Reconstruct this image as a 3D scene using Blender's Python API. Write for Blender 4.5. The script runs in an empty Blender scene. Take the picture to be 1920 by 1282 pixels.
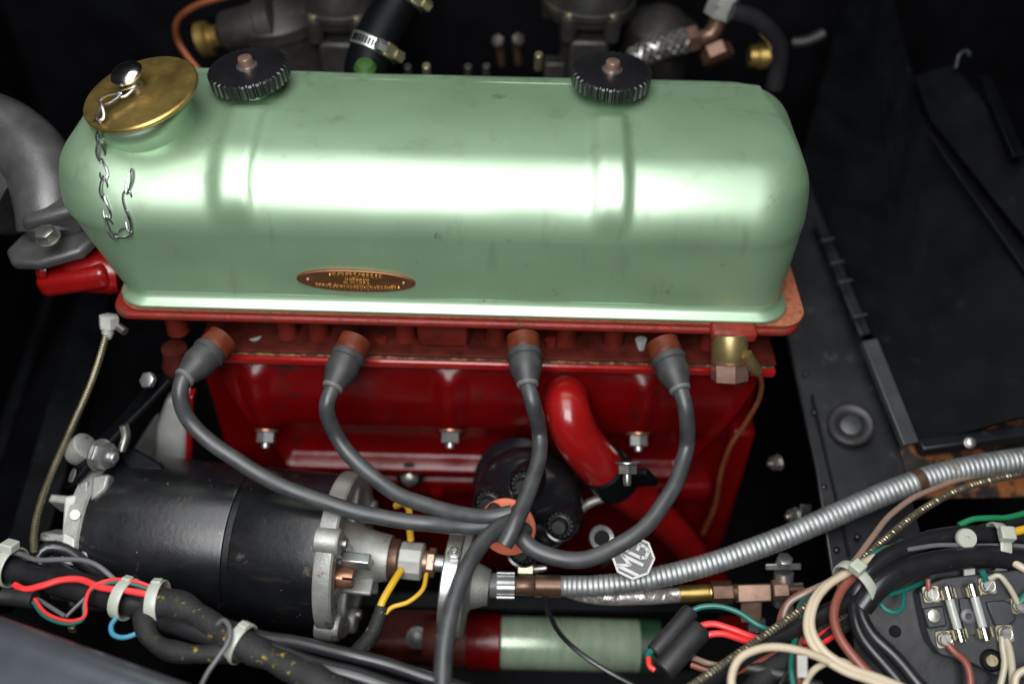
import bpy, bmesh, math, random
from mathutils import Vector, Matrix, noise
random.seed(7)
R = math.radians
sc = bpy.context.scene
COL = sc.collection
V = Vector

# ---------------------------------------------------------------- camera
cam_d = bpy.data.cameras.new("camera")
cam = bpy.data.objects.new("camera", cam_d)
COL.objects.link(cam)
cam.location = (0, -0.486, 0.443)
PITCH, ROLL = R(44), R(1.5)
cam.matrix_world = Matrix.Translation(cam.location) @ Matrix.Rotation(R(90) - PITCH, 4, 'X') @ Matrix.Rotation(ROLL, 4, 'Z')
cam_d.sensor_width = 36
cam_d.lens = 36 * 1770 / 1920
cam_d.clip_start, cam_d.clip_end = 0.01, 60
cam_d.dof.use_dof = True
cam_d.dof.focus_distance = 0.63
cam_d.dof.aperture_fstop = 1.8
sc.camera = cam

# ---------------------------------------------------------------- light
w = bpy.data.worlds.new("World")
sc.world = w
w.use_nodes = True
w.node_tree.nodes['Background'].inputs[0].default_value = (0.93, 0.97, 1.0, 1)
w.node_tree.nodes['Background'].inputs[1].default_value = 0.01
def area(name, loc, target, sx, sy, power, col=(1, 1, 1)):
    l = bpy.data.lights.new(name, 'AREA')
    l.shape = 'RECTANGLE'; l.size = sx; l.size_y = sy; l.energy = power; l.color = col
    o = bpy.data.objects.new(name, l); COL.objects.link(o)
    o.location = loc
    o.rotation_euler = (V(target) - V(loc)).to_track_quat('-Z', 'Y').to_euler()
    return o
area("overhead_light", (-0.13, -0.16, 1.05), (-0.12, -0.03, 0.0), 0.75, 0.80, 10.5, (0.985, 0.99, 1.0))
area("front_light", (-0.14, -0.80, 0.88), (-0.12, 0.0, 0.05), 0.66, 0.66, 17.5, (0.985, 0.99, 1.0))
sc.view_settings.view_transform = 'Standard'
sc.view_settings.look = 'None'
sc.view_settings.exposure = 0.0
sc.view_settings.gamma = 1.0
sc.cycles.max_bounces = 8
sc.cycles.use_denoising = True

# ---------------------------------------------------------------- materials
MATS = {}
def mat(name, col, metal=0.0, rough=0.5, var=0.12, vscale=60, bump=0.0, bscale=300, coat=0.0, coat_rough=0.1,
        dirt=None, dirt_scale=90, dirt_amt=0.6, rvar=0.12, spec=0.5, trans=0.0, sss=0.0, aniso=0.0, stretch=(1, 1, 1)):
    """principled surface with colour / gloss variation, optional second (dirt, wear) colour and fine relief"""
    m = bpy.data.materials.new(name); m.use_nodes = True
    nt = m.node_tree; N, L = nt.nodes, nt.links
    b = N['Principled BSDF']
    b.inputs['Metallic'].default_value = metal
    b.inputs['Specular IOR Level'].default_value = spec
    b.inputs['Coat Weight'].default_value = coat
    b.inputs['Coat Roughness'].default_value = coat_rough
    b.inputs['Transmission Weight'].default_value = trans
    if sss:
        b.inputs['Subsurface Weight'].default_value = sss
        b.inputs['Subsurface Radius'].default_value = (0.004, 0.004, 0.003)
        b.inputs['Subsurface Scale'].default_value = 1.0
    tc = N.new('ShaderNodeTexCoord'); mp = N.new('ShaderNodeMapping')
    mp.inputs['Scale'].default_value = stretch
    L.new(tc.outputs['Object'], mp.inputs[0])
    n1 = N.new('ShaderNodeTexNoise'); n1.inputs['Scale'].default_value = vscale; n1.inputs['Detail'].default_value = 5
    L.new(mp.outputs[0], n1.inputs['Vector'])
    cr = N.new('ShaderNodeValToRGB')
    lo = tuple(c * (1 - var) for c in col) + (1,); hi = tuple(min(1, c * (1 + var)) for c in col) + (1,)
    cr.color_ramp.elements[0].position = 0.3; cr.color_ramp.elements[1].position = 0.7
    cr.color_ramp.elements[0].color = lo; cr.color_ramp.elements[1].color = hi
    L.new(n1.outputs['Fac'], cr.inputs[0])
    out = cr.outputs[0]
    rr = N.new('ShaderNodeMapRange')
    rr.inputs['From Min'].default_value = 0.3; rr.inputs['From Max'].default_value = 0.7
    rr.inputs['To Min'].default_value = max(0.03, rough * (1 - rvar)); rr.inputs['To Max'].default_value = min(1, rough * (1 + rvar))
    L.new(n1.outputs['Fac'], rr.inputs['Value'])
    if dirt:
        n2 = N.new('ShaderNodeTexNoise'); n2.inputs['Scale'].default_value = dirt_scale; n2.inputs['Detail'].default_value = 8
        n2.inputs['Roughness'].default_value = 0.65
        L.new(mp.outputs[0], n2.inputs['Vector'])
        c2 = N.new('ShaderNodeValToRGB')
        p = 0.72 - 0.3 * dirt_amt
        c2.color_ramp.elements[0].position = p; c2.color_ramp.elements[1].position = min(1, p + 0.09)
        L.new(n2.outputs['Fac'], c2.inputs[0])
        mx = N.new('ShaderNodeMix'); mx.data_type = 'RGBA'
        L.new(c2.outputs[0], mx.inputs['Factor']); L.new(out, mx.inputs[6])
        mx.inputs[7].default_value = tuple(dirt) + (1,)
        out = mx.outputs[2]
        # the wear is matt as well
        ra = N.new('ShaderNodeMath'); ra.operation = 'MULTIPLY_ADD'; ra.inputs[1].default_value = 0.25
        L.new(c2.outputs[0], ra.inputs[0]); L.new(rr.outputs[0], ra.inputs[2])
        L.new(ra.outputs[0], b.inputs['Roughness'])
    else:
        L.new(rr.outputs[0], b.inputs['Roughness'])
    L.new(out, b.inputs['Base Color'])
    if bump:
        n3 = N.new('ShaderNodeTexNoise'); n3.inputs['Scale'].default_value = bscale; n3.inputs['Detail'].default_value = 4
        L.new(mp.outputs[0], n3.inputs['Vector'])
        bp = N.new('ShaderNodeBump'); bp.inputs['Strength'].default_value = bump; bp.inputs['Distance'].default_value = 0.001
        L.new(n3.outputs['Fac'], bp.inputs['Height']); L.new(bp.outputs[0], b.inputs['Normal'])
    MATS[name] = m
    return m

mat('green_paint', (0.27, 0.46, 0.26), metal=0.0, rough=0.5, var=0.1, vscale=14, bump=0.16, bscale=22, dirt=(0.10, 0.13, 0.07), dirt_scale=60, dirt_amt=0.2, coat=0.0, coat_rough=0.25)
mat('brass', (0.44, 0.31, 0.095), metal=0.9, rough=0.36, var=0.2, vscale=70, dirt=(0.22, 0.14, 0.04), dirt_scale=110, dirt_amt=0.5, bump=0.03, bscale=500)
mat('brass_pale', (0.36, 0.28, 0.12), metal=0.85, rough=0.4, var=0.15, dirt=(0.25, 0.18, 0.07), dirt_amt=0.4)
mat('chrome', (0.72, 0.73, 0.75), metal=1, rough=0.2, var=0.05)
mat('steel', (0.34, 0.33, 0.31), metal=0.9, rough=0.33, var=0.2, vscale=150, dirt=(0.2, 0.15, 0.1), dirt_amt=0.35, dirt_scale=200)
mat('zinc', (0.42, 0.43, 0.42), metal=0.85, rough=0.36, var=0.12, vscale=120, dirt=(0.28, 0.26, 0.24), dirt_amt=0.35, dirt_scale=150)
mat('zinc_gold', (0.34, 0.3, 0.19), metal=0.85, rough=0.38, var=0.15, vscale=120)
mat('aluminium', (0.31, 0.31, 0.29), metal=0.55, rough=0.5, var=0.18, vscale=60, bump=0.25, bscale=500, dirt=(0.12, 0.10, 0.08), dirt_amt=0.4, dirt_scale=80)
mat('aluminium_pale', (0.44, 0.44, 0.41), metal=0.35, rough=0.5, var=0.14, vscale=60, bump=0.15, bscale=400, dirt=(0.25, 0.22, 0.18), dirt_amt=0.3, dirt_scale=90)
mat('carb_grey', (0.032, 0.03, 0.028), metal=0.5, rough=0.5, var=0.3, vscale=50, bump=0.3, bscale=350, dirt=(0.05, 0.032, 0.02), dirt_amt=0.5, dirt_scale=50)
mat('cast_grey', (0.085, 0.085, 0.083), metal=0.5, rough=0.4, var=0.2, vscale=50, bump=0.12, bscale=350, dirt=(0.09, 0.08, 0.07), dirt_amt=0.4, dirt_scale=70)
mat('black_knob', (0.008, 0.008, 0.009), rough=0.32, var=0.2)
mat('black_bakelite', (0.006, 0.006, 0.0075), rough=0.24, var=0.2, bump=0.04, bscale=200, coat=0.3)
mat('black_paint', (0.0024, 0.0027, 0.0036), spec=0.1, rough=0.5, var=0.35, vscale=30, bump=0.08, bscale=60, dirt=(0.007, 0.007, 0.008), dirt_amt=0.35, dirt_scale=60)
mat('black_rail', (0.007, 0.0076, 0.0098), rough=0.38, var=0.3, vscale=25, bump=0.12, bscale=120, dirt=(0.022, 0.022, 0.023), dirt_amt=0.35, dirt_scale=50)
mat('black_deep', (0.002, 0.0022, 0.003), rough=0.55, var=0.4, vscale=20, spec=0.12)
mat('dynamo_black', (0.0055, 0.006, 0.0075), rough=0.3, var=0.3, vscale=40, bump=0.10, bscale=260, dirt=(0.05, 0.036, 0.026), dirt_amt=0.36, dirt_scale=65, coat=0.1, coat_rough=0.3)
mat('rubber', (0.017, 0.017, 0.018), rough=0.5, var=0.25, vscale=80, bump=0.05, bscale=500)
mat('rubber_lead', (0.040, 0.041, 0.043), rough=0.44, var=0.3, vscale=80, spec=0.6, dirt=(0.085, 0.083, 0.08), dirt_amt=0.25, dirt_scale=60)
mat('rubber_boot', (0.030, 0.030, 0.031), rough=0.55, var=0.2, vscale=120, bump=0.1, bscale=400, dirt=(0.06, 0.058, 0.055), dirt_amt=0.3, dirt_scale=120)
mat('rubber_ring', (0.11, 0.11, 0.11), rough=0.45, var=0.1)
mat('vinyl_black', (0.012, 0.012, 0.014), rough=0.3, var=0.2, vscale=60)
mat('engine_red', (0.1, 0.0004, 0.0008), rough=0.3, var=0.12, vscale=30, bump=0.35, bscale=140, coat=0.08, coat_rough=0.12, dirt=(0.012, 0.002, 0.002), dirt_amt=0.42, dirt_scale=30, spec=0.3)
mat('engine_red_bright', (0.21, 0.004, 0.004), rough=0.26, var=0.12, vscale=40, bump=0.2, bscale=120, coat=0.2, coat_rough=0.1, dirt=(0.12, 0.008, 0.005), dirt_amt=0.3, dirt_scale=70)
mat('head_red', (0.17, 0.015, 0.01), rough=0.42, var=0.22, vscale=45, bump=0.5, bscale=200, dirt=(0.10, 0.022, 0.01), dirt_amt=0.55, dirt_scale=60, spec=0.3)
mat('rust_brown', (0.085, 0.016, 0.006), rough=0.48, var=0.25, vscale=90, bump=0.2, bscale=300, coat=0.0, spec=0.2)
mat('cork', (0.27, 0.085, 0.038), rough=0.7, var=0.3, vscale=300, bump=0.4, bscale=700)
mat('gasket_gold', (0.2, 0.11, 0.04), rough=0.6, var=0.5, vscale=300, bump=0.6, bscale=500, dirt=(0.03, 0.018, 0.01), dirt_amt=1.0, dirt_scale=180)
mat('copper_brown', (0.30, 0.145, 0.085), metal=0.75, rough=0.36, var=0.2, vscale=120, dirt=(0.13, 0.07, 0.05), dirt_amt=0.4, dirt_scale=160)
mat('fitting_brown', (0.13, 0.072, 0.048), metal=0.6, rough=0.36, var=0.25, vscale=120)
mat('fitting_pink', (0.3, 0.19, 0.14), metal=0.7, rough=0.38, var=0.15, vscale=120, dirt=(0.2, 0.12, 0.09), dirt_amt=0.35, dirt_scale=200)
mat('copper_pipe', (0.25, 0.075, 0.03), metal=0.6, rough=0.4, var=0.2)
mat('orange_rubber', (0.6, 0.15, 0.075), rough=0.5, var=0.08, vscale=60)
mat('nylon', (0.4, 0.42, 0.36), rough=0.38, var=0.08, vscale=60, sss=0.25)
mat('badge_bronze', (0.15, 0.062, 0.026), metal=0.55, rough=0.42, var=0.2, vscale=120)
mat('badge_gold', (0.8, 0.54, 0.18), metal=0.9, rough=0.3, var=0.15, vscale=300)
mat('galvanised', (0.36, 0.375, 0.375), metal=0.8, rough=0.5, var=0.12, vscale=120, dirt=(0.22, 0.19, 0.16), dirt_amt=0.4, dirt_scale=45)
mat('braid_steel', (0.55, 0.52, 0.50), metal=0.85, rough=0.36, var=0.15, vscale=300)
mat('braid_core', (0.05, 0.045, 0.045), rough=0.6)
mat('wire_red', (0.75, 0.035, 0.035), rough=0.4, var=0.06)
mat('wire_teal', (0.010, 0.125, 0.098), rough=0.4, var=0.06)
mat('wire_green', (0.012, 0.18, 0.07), rough=0.4, var=0.06)
mat('wire_blue', (0.06, 0.26, 0.40), rough=0.4, var=0.06)
mat('wire_cream', (0.5, 0.42, 0.3), rough=0.42, var=0.06, dirt=(0.4, 0.32, 0.22), dirt_amt=0.25)
mat('wire_brown', (0.21, 0.062, 0.042), rough=0.4, var=0.08)
mat('wire_taupe', (0.22, 0.145, 0.11), rough=0.4, var=0.08)
mat('wire_grey', (0.10, 0.10, 0.105), rough=0.4, var=0.1)
mat('wire_khaki', (0.40, 0.37, 0.27), rough=0.4, var=0.08)
mat('wire_yellow', (0.62, 0.36, 0.020), rough=0.4, var=0.06)
mat('tape_cloth', (0.01, 0.01, 0.01), rough=0.7, var=0.3, vscale=300, bump=0.6, bscale=900, dirt=(0.30, 0.22, 0.012), dirt_amt=0.4, dirt_scale=170)
mat('glass_fuse', (0.55, 0.56, 0.52), rough=0.12, trans=0.35, var=0.05)
mat('fuse_cap', (0.80, 0.78, 0.70), metal=1, rough=0.22, var=0.05)
mat('fuse_base', (0.022, 0.024, 0.028), rough=0.42, var=0.2, vscale=60, bump=0.08, bscale=300)
mat('orange_primer', (0.3, 0.105, 0.028), rough=0.5, var=0.2, vscale=60, dirt=(0.016, 0.014, 0.013), dirt_amt=0.95, dirt_scale=45)
mat('lip_paint', (0.12, 0.13, 0.15), metal=0.6, rough=0.3, var=0.2, vscale=20, coat=0.3, coat_rough=0.15)
mat('canister_green', (0.26, 0.335, 0.235), rough=0.27, var=0.12, vscale=40, bump=0.1, dirt=(0.05, 0.07, 0.04), dirt_amt=0.3, dirt_scale=60, stretch=(3, 1, 1), metal=0.3)
mat('canister_dark', (0.008, 0.035, 0.014), rough=0.45, var=0.2)
mat('trim_grey', (0.030, 0.032, 0.036), rough=0.42, var=0.2, vscale=50, bump=0.1, bscale=150)
mat('head_recess', (0.05, 0.008, 0.004), rough=0.55, var=0.3, vscale=60, bump=0.5, bscale=200, spec=0.25, dirt=(0.03, 0.010, 0.006), dirt_amt=0.5, dirt_scale=60)
mat('head_gap_shade', (0.055, 0.008, 0.005), rough=0.7, var=0.4, vscale=80, bump=0.5, bscale=200, spec=0.1)  # darker head red, with the shade of the plug recess put into the colour
mat('head_casting', (0.10, 0.011, 0.006), rough=0.5, var=0.3, vscale=60, bump=0.5, bscale=160, spec=0.25, dirt=(0.03, 0.008, 0.005), dirt_amt=0.5, dirt_scale=70)
mat('badge_letter', (0.24, 0.24, 0.235), metal=0.7, rough=0.4, var=0.1)
mat('chain_steel', (0.42, 0.42, 0.43), metal=1, rough=0.3, var=0.15, vscale=300)
mat('badge_face', (0.07, 0.07, 0.069), metal=0.6, rough=0.45, var=0.15, vscale=200)
mat('hose_green', (0.02, 0.06, 0.008), rough=0.5)

def add_marks(name, speck_col, speck_scale, gate, streak_col, streak_scale, streak_lo, amount=0.7):
    """flecks of dirt and thin vertical runs laid over a finished paint"""
    m = MATS[name]; nt = m.node_tree; N, L = nt.nodes, nt.links; b = N['Principled BSDF']
    src = b.inputs['Base Color'].links[0].from_socket
    tc = N.new('ShaderNodeTexCoord')
    vo = N.new('ShaderNodeTexVoronoi'); vo.inputs['Scale'].default_value = speck_scale; L.new(tc.outputs['Object'], vo.inputs['Vector'])
    ns = N.new('ShaderNodeTexNoise'); ns.inputs['Scale'].default_value = speck_scale * .6; ns.inputs['Detail'].default_value = 3; L.new(tc.outputs['Object'], ns.inputs['Vector'])
    g = N.new('ShaderNodeMapRange'); g.inputs['From Min'].default_value = gate; g.inputs['From Max'].default_value = gate + .12; g.inputs['To Max'].default_value = .16
    L.new(ns.outputs['Fac'], g.inputs['Value'])
    lt = N.new('ShaderNodeMath'); lt.operation = 'LESS_THAN'; L.new(vo.outputs['Distance'], lt.inputs[0]); L.new(g.outputs[0], lt.inputs[1])
    m1 = N.new('ShaderNodeMix'); m1.data_type = 'RGBA'; m1.inputs[7].default_value = tuple(speck_col) + (1,)
    k = N.new('ShaderNodeMath'); k.operation = 'MULTIPLY'; k.inputs[1].default_value = amount; L.new(lt.outputs[0], k.inputs[0])
    L.new(k.outputs[0], m1.inputs['Factor']); L.new(src, m1.inputs[6])
    mp = N.new('ShaderNodeMapping'); mp.inputs['Scale'].default_value = streak_scale; L.new(tc.outputs['Object'], mp.inputs[0])
    n2 = N.new('ShaderNodeTexNoise'); n2.inputs['Scale'].default_value = 1; n2.inputs['Detail'].default_value = 6; n2.inputs['Roughness'].default_value = .6; L.new(mp.outputs[0], n2.inputs['Vector'])
    r2 = N.new('ShaderNodeMapRange'); r2.inputs['From Min'].default_value = streak_lo; r2.inputs['From Max'].default_value = streak_lo + .18; r2.inputs['To Max'].default_value = .45
    L.new(n2.outputs['Fac'], r2.inputs['Value'])
    m2 = N.new('ShaderNodeMix'); m2.data_type = 'RGBA'; m2.inputs[7].default_value = tuple(streak_col) + (1,)
    L.new(r2.outputs[0], m2.inputs['Factor']); L.new(m1.outputs[2], m2.inputs[6]); L.new(m2.outputs[2], b.inputs['Base Color'])
def flake_paint(name, silver, rough, share):
    """metallic paint: a pale flake layer over the coloured ground"""
    nt = MATS[name].node_tree; N, L = nt.nodes, nt.links; b = N['Principled BSDF']
    f = N.new('ShaderNodeBsdfPrincipled'); f.inputs['Metallic'].default_value = 1.0; f.inputs['Roughness'].default_value = rough
    src = b.inputs['Base Color'].links[0].from_socket
    mx = N.new('ShaderNodeMix'); mx.data_type = 'RGBA'; mx.inputs['Factor'].default_value = 0.5
    L.new(src, mx.inputs[6]); mx.inputs[7].default_value = tuple(silver) + (1,); L.new(mx.outputs[2], f.inputs['Base Color'])
    if b.inputs['Normal'].links: L.new(b.inputs['Normal'].links[0].from_socket, f.inputs['Normal'])
    ms = N.new('ShaderNodeMixShader'); ms.inputs[0].default_value = share
    L.new(b.outputs[0], ms.inputs[1]); L.new(f.outputs[0], ms.inputs[2])
    L.new(ms.outputs[0], N['Material Output'].inputs['Surface'])
add_marks('green_paint', (0.035, 0.045, 0.02), 130, 0.60, (0.13, 0.16, 0.08), (70, 70, 14), 0.56)
add_marks('dynamo_black', (0.16, 0.12, 0.08), 160, 0.58, (0.035, 0.028, 0.022), (30, 120, 120), 0.58, amount=0.8)
add_marks('engine_red', (0.02, 0.004, 0.003), 120, 0.60, (0.02, 0.003, 0.002), (60, 60, 12), 0.55)
add_marks('engine_red_bright', (0.03, 0.006, 0.004), 140, 0.60, (0.05, 0.006, 0.004), (60, 60, 20), 0.57)

flake_paint('green_paint', (0.66, 0.72, 0.63), 0.45, 0.7)

# ---------------------------------------------------------------- mesh kit (all lengths in millimetres)
def nrm(a): a = V(a); return a.normalized()
def frame(ax, ref=None):
    ax = nrm(ax)
    if ref is None: ref = V((0, 0, 1)) if abs(ax.z) < 0.9 else V((1, 0, 0))
    e1 = (V(ref) - ax * V(ref).dot(ax)).normalized()
    return e1, ax.cross(e1), ax
def spline(pts, step):
    pts = [V(p) for p in pts]
    if len(pts) == 2:
        n = max(1, int((pts[1] - pts[0]).length / step))
        return [pts[0].lerp(pts[1], i / n) for i in range(n + 1)]
    P = [pts[0] * 2 - pts[1]] + pts + [pts[-1] * 2 - pts[-2]]
    raw = []
    for i in range(1, len(P) - 2):
        p0, p1, p2, p3 = P[i - 1:i + 3]
        t = [0]
        for a, b in ((p0, p1), (p1, p2), (p2, p3)): t.append(t[-1] + max(1e-4, (b - a).length) ** 0.5)
        for k in range(24):
            u = t[1] + (t[2] - t[1]) * k / 24
            def lp(a, b, ta, tb): return a * ((tb - u) / (tb - ta)) + b * ((u - ta) / (tb - ta))
            a1, a2, a3 = lp(p0, p1, t[0], t[1]), lp(p1, p2, t[1], t[2]), lp(p2, p3, t[2], t[3])
            b1, b2 = lp(a1, a2, t[0], t[2]), lp(a2, a3, t[1], t[3])
            raw.append(lp(b1, b2, t[1], t[2]))
    raw.append(pts[-1])
    L = [0]
    for a, b in zip(raw, raw[1:]): L.append(L[-1] + (b - a).length)
    n = max(2, int(L[-1] / step)); out = []; j = 0
    for i in range(n + 1):
        s = L[-1] * i / n
        while j < len(L) - 2 and L[j + 1] < s: j += 1
        f = (s - L[j]) / max(1e-6, L[j + 1] - L[j])
        out.append(raw[j].lerp(raw[j + 1], min(1, f)))
    return out
def frames_along(P):
    out = []; T0 = (P[1] - P[0]).normalized(); e1, e2, _ = frame(T0)
    for i, p in enumerate(P):
        T = (P[min(i + 1, len(P) - 1)] - P[max(i - 1, 0)]).normalized()
        e1 = (e1 - T * e1.dot(T)).normalized(); e2 = T.cross(e1)
        out.append((p, e1, e2, T))
    return out

class M:
    def __init__(s): s.v = []; s.f = []
    def ring_skin(s, rings, closed=False, cap0=True, cap1=True, rclosed=True):
        b = len(s.v); n = len(rings[0])
        for r in rings: s.v += [V(p) for p in r]
        m = len(rings)
        for i in range(m if closed else m - 1):
            j = (i + 1) % m
            for k in range(n if rclosed else n - 1):
                q = (k + 1) % n
                s.f.append((b + i * n + k, b + i * n + q, b + j * n + q, b + j * n + k))
        if not closed and rclosed:
            if cap0: s.f.append(tuple(b + k for k in reversed(range(n))))
            if cap1: s.f.append(tuple(b + (m - 1) * n + k for k in range(n)))
        return s
    def tube(s, pts, r, n=10, step=None, rfun=None, smooth=True, closed=False, wob=0.0):
        P = spline(pts, step or max(0.8, r * 0.9)) if smooth else [V(p) for p in pts]
        if wob:      # slight hand-laid unevenness, none at the ends
            P = [p + noise.noise_vector(p * 0.035) * wob * min(1, 6 * k / len(P), 6 * (len(P) - k) / len(P)) for k, p in enumerate(P)]
        F = frames_along(P); rings = []; acc = 0
        for i, (p, a, b, T) in enumerate(F):
            if i: acc += (P[i] - P[i - 1]).length
            rr = rfun(acc, i / (len(F) - 1)) if rfun else r
            rings.append([p + (a * math.cos(2 * math.pi * k / n) + b * math.sin(2 * math.pi * k / n)) * rr for k in range(n)])
        return s.ring_skin(rings, closed=closed)
    def helix(s, pts, R0, r, pitch, n=5, per=10, turns_phase=0, sign=1):
        P = spline(pts, pitch / per); F = frames_along(P); path = []
        acc = 0
        for i, (p, a, b, T) in enumerate(F):
            if i: acc += (P[i] - P[i - 1]).length
            t = sign * 2 * math.pi * acc / pitch + turns_phase
            path.append(p + (a * math.cos(t) + b * math.sin(t)) * R0)
        return s.tube(path, r, n=n, smooth=False)
    def lathe(s, prof, o, ax, n=32, ref=None, ry=1.0):
        e1, e2, ax = frame(ax, ref); o = V(o)
        rings = [[o + ax * h + (e1 * math.cos(2 * math.pi * k / n) + e2 * math.sin(2 * math.pi * k / n) * ry) * max(r, 0.01) for k in range(n)] for r, h in prof]
        return s.ring_skin(rings)
    def hexa(s, o, ax, r, h, n=6, ref=None, ch=0.12):
        e = r * ch
        return s.lathe([(r - e, 0), (r, e * .6), (r, h - e * .6), (r - e, h)], o, ax, n=n, ref=ref)
    def prism(s, poly, o, ax, h, ref=None):
        e1, e2, ax = frame(ax, ref); o = V(o)
        return s.ring_skin([[o + e1 * a + e2 * b + ax * z for a, b in poly] for z in (0, h)])
    def box(s, o, e1, e2, e3):
        """box centred at o with half-axis vectors e1, e2, e3"""
        o, e1, e2, e3 = V(o), V(e1), V(e2), V(e3)
        return s.ring_skin([[o - e1 - e2 - e3, o + e1 - e2 - e3, o + e1 + e2 - e3, o - e1 + e2 - e3],
                            [o - e1 - e2 + e3, o + e1 - e2 + e3, o + e1 + e2 + e3, o - e1 + e2 + e3]])
    def abox(s, x0, x1, y0, y1, z0, z1):
        return s.box(((x0 + x1) / 2, (y0 + y1) / 2, (z0 + z1) / 2), ((x1 - x0) / 2, 0, 0), (0, (y1 - y0) / 2, 0), (0, 0, (z1 - z0) / 2))
    def slab(s, pts, t):
        """sheet through pts (a planar-ish polygon), t thick towards its back"""
        pts = [V(p) for p in pts]
        n = V((0, 0, 0))
        for i in range(len(pts)): n += (pts[i] - pts[0]).cross(pts[(i + 1) % len(pts)] - pts[0])
        n.normalize()
        if n.z < 0: pts.reverse(); n = -n
        return s.ring_skin([[p - n * t for p in pts], pts])
    def ball(s, o, r, n=14, sc=(1, 1, 1)):
        o = V(o)
        rings = []
        for i in range(1, 9):
            t = math.pi * i / 9
            rings.append([o + V((math.sin(t) * math.cos(2 * math.pi * k / n) * sc[0], math.sin(t) * math.sin(2 * math.pi * k / n) * sc[1], -math.cos(t) * sc[2])) * r for k in range(n)])
        return s.ring_skin(rings)
    def build(s, name, material, parent=None, bevel=0.0, bseg=2, sharp=35, loc=None, subsurf=0):
        me = bpy.data.meshes.new(name)
        if parent is not None: o0 = V(parent['_o'])
        elif loc is not None: o0 = V(loc)
        else:
            mn = [min(p[i] for p in s.v) for i in range(3)]; mx = [max(p[i] for p in s.v) for i in range(3)]
            o0 = V(((mn[0] + mx[0]) / 2, (mn[1] + mx[1]) / 2, mn[2]))
        me.from_pydata([tuple((p - o0) * 0.001) for p in s.v], [], s.f)
        bm = bmesh.new(); bm.from_mesh(me); bmesh.ops.recalc_face_normals(bm, faces=bm.faces); bm.to_mesh(me); bm.free()
        me.update()
        for p in me.polygons: p.use_smooth = True
        me.set_sharp_from_angle(angle=R(sharp))
        me.materials.append(MATS[material])
        o = bpy.data.objects.new(name, me); COL.objects.link(o)
        if parent is not None: o.parent = parent
        else: o.location = o0 * 0.001
        o['_o'] = tuple(o0)
        if bevel:
            b = o.modifiers.new('bevel', 'BEVEL'); b.width = bevel * 0.001; b.segments = bseg; b.limit_method = 'ANGLE'; b.angle_limit = R(40)
            b.harden_normals = False
        if subsurf:
            b = o.modifiers.new('subd', 'SUBSURF'); b.levels = b.render_levels = subsurf
        return o
def tag(o, label, cat, group=None):
    o['label'] = label; o['category'] = cat
    if group: o['group'] = group
    return o
def thing(name, label, cat, loc, group=None):
    o = bpy.data.objects.new(name, None); COL.objects.link(o)
    o.empty_display_size = 0.01
    o.location = V(loc) * 0.001; o['_o'] = tuple(loc)
    return tag(o, label, cat, group)
def structure(o): o['kind'] = 'structure'; return o
def bolt(parent, p, ax, r, h, material, name='bolt', washer=True, stud=0.0, ref=None, wash_mat=None):
    """hexagon head on a washer, with a stud end standing out of a nut when stud > 0; returns the head"""
    p, ax = V(p), nrm(ax)
    k = h * 0.18
    b = M().hexa(p + ax * (k if washer else 0), ax, r, h, ref=ref)
    if stud: b.lathe([(r * .42, 0), (r * .42, stud * .8), (r * .32, stud)], p + ax * (h + (k if washer else 0)), ax, n=14)
    o = b.build(name, material, parent)
    if washer:
        wsh = M().lathe([(r * 1.2, 0), (r * 1.22, k * .3), (r * 1.2, k * .9), (r * 1.0, k)], p, ax, n=24)
        wsh.build('washer', wash_mat or material, parent)
    return o
def screw(parent, p, ax, r, h, material, ang=0.6, name='screw'):
    """round head with a slot cut across it"""
    e1, e2, ax = frame(ax); p = V(p)
    a = e1 * math.cos(ang) + e2 * math.sin(ang); c = ax.cross(a)
    m = M()
    for sgn in (-1, 1):
        poly = []
        for k in range(13):
            t = -math.pi / 2 + math.pi * k / 12
            poly.append((r * math.cos(t), r * math.sin(t)))
        poly = [(max(x, r * .13), y) for x, y in poly]
        base = [p + c * (sgn * x) + a * y for x, y in poly]
        top = [p + c * (sgn * (x * .86 + r * .018)) + a * y * .86 + ax * h for x, y in poly]
        mid = [p + c * (sgn * x) + a * y + ax * h * .6 for x, y in poly]
        if sgn < 0: base.reverse(); top.reverse(); mid.reverse()
        m.ring_skin([base, mid, top])
    m.lathe([(r * .98, 0), (r * .9, h * .45)], p, ax, n=18)
    return m.build(name, material, parent)

# ================================================================ the setting: the engine bay
structure(M().abox(-700, 900, -420, 700, -372, -352).build('bay_floor', 'black_deep'))
structure(M().abox(-700, 900, 470, 484, -352, 60).build('bay_rear_panel', 'black_deep'))
structure(M().abox(-560, -548, -420, 470, -352, 40).build('bay_front_panel', 'black_deep'))
structure(M().abox(640, 652, -420, 470, -352, 160).build('bay_bulkhead', 'black_deep'))
# unseen ribbed bonnet, added and shaped to block light and darken reflections
bon = M()
A0, A1, B0, B1 = V((-900, 560, 80)), V((1000, 560, 80)), V((-900, 130, 640)), V((1000, 130, 640))
bon.slab([A0, A1, B1, B0], 6)
bon_o = bon.build('bonnet_light_block', 'black_deep')
tag(bon_o, 'unseen black bonnet underside added beyond the engine to block light', 'bonnet')
for k in range(3):
    t0 = 0.15 + 0.33 * k
    p, q = A0.lerp(A1, t0), B0.lerp(B1, t0)
    M().box((p + q) / 2 + V((0, -12, -13)), (18, 0, 0), (q - p) * 0.47, (0, -6, -6)).build('rib', 'black_deep', bon_o, bevel=3)

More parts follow.
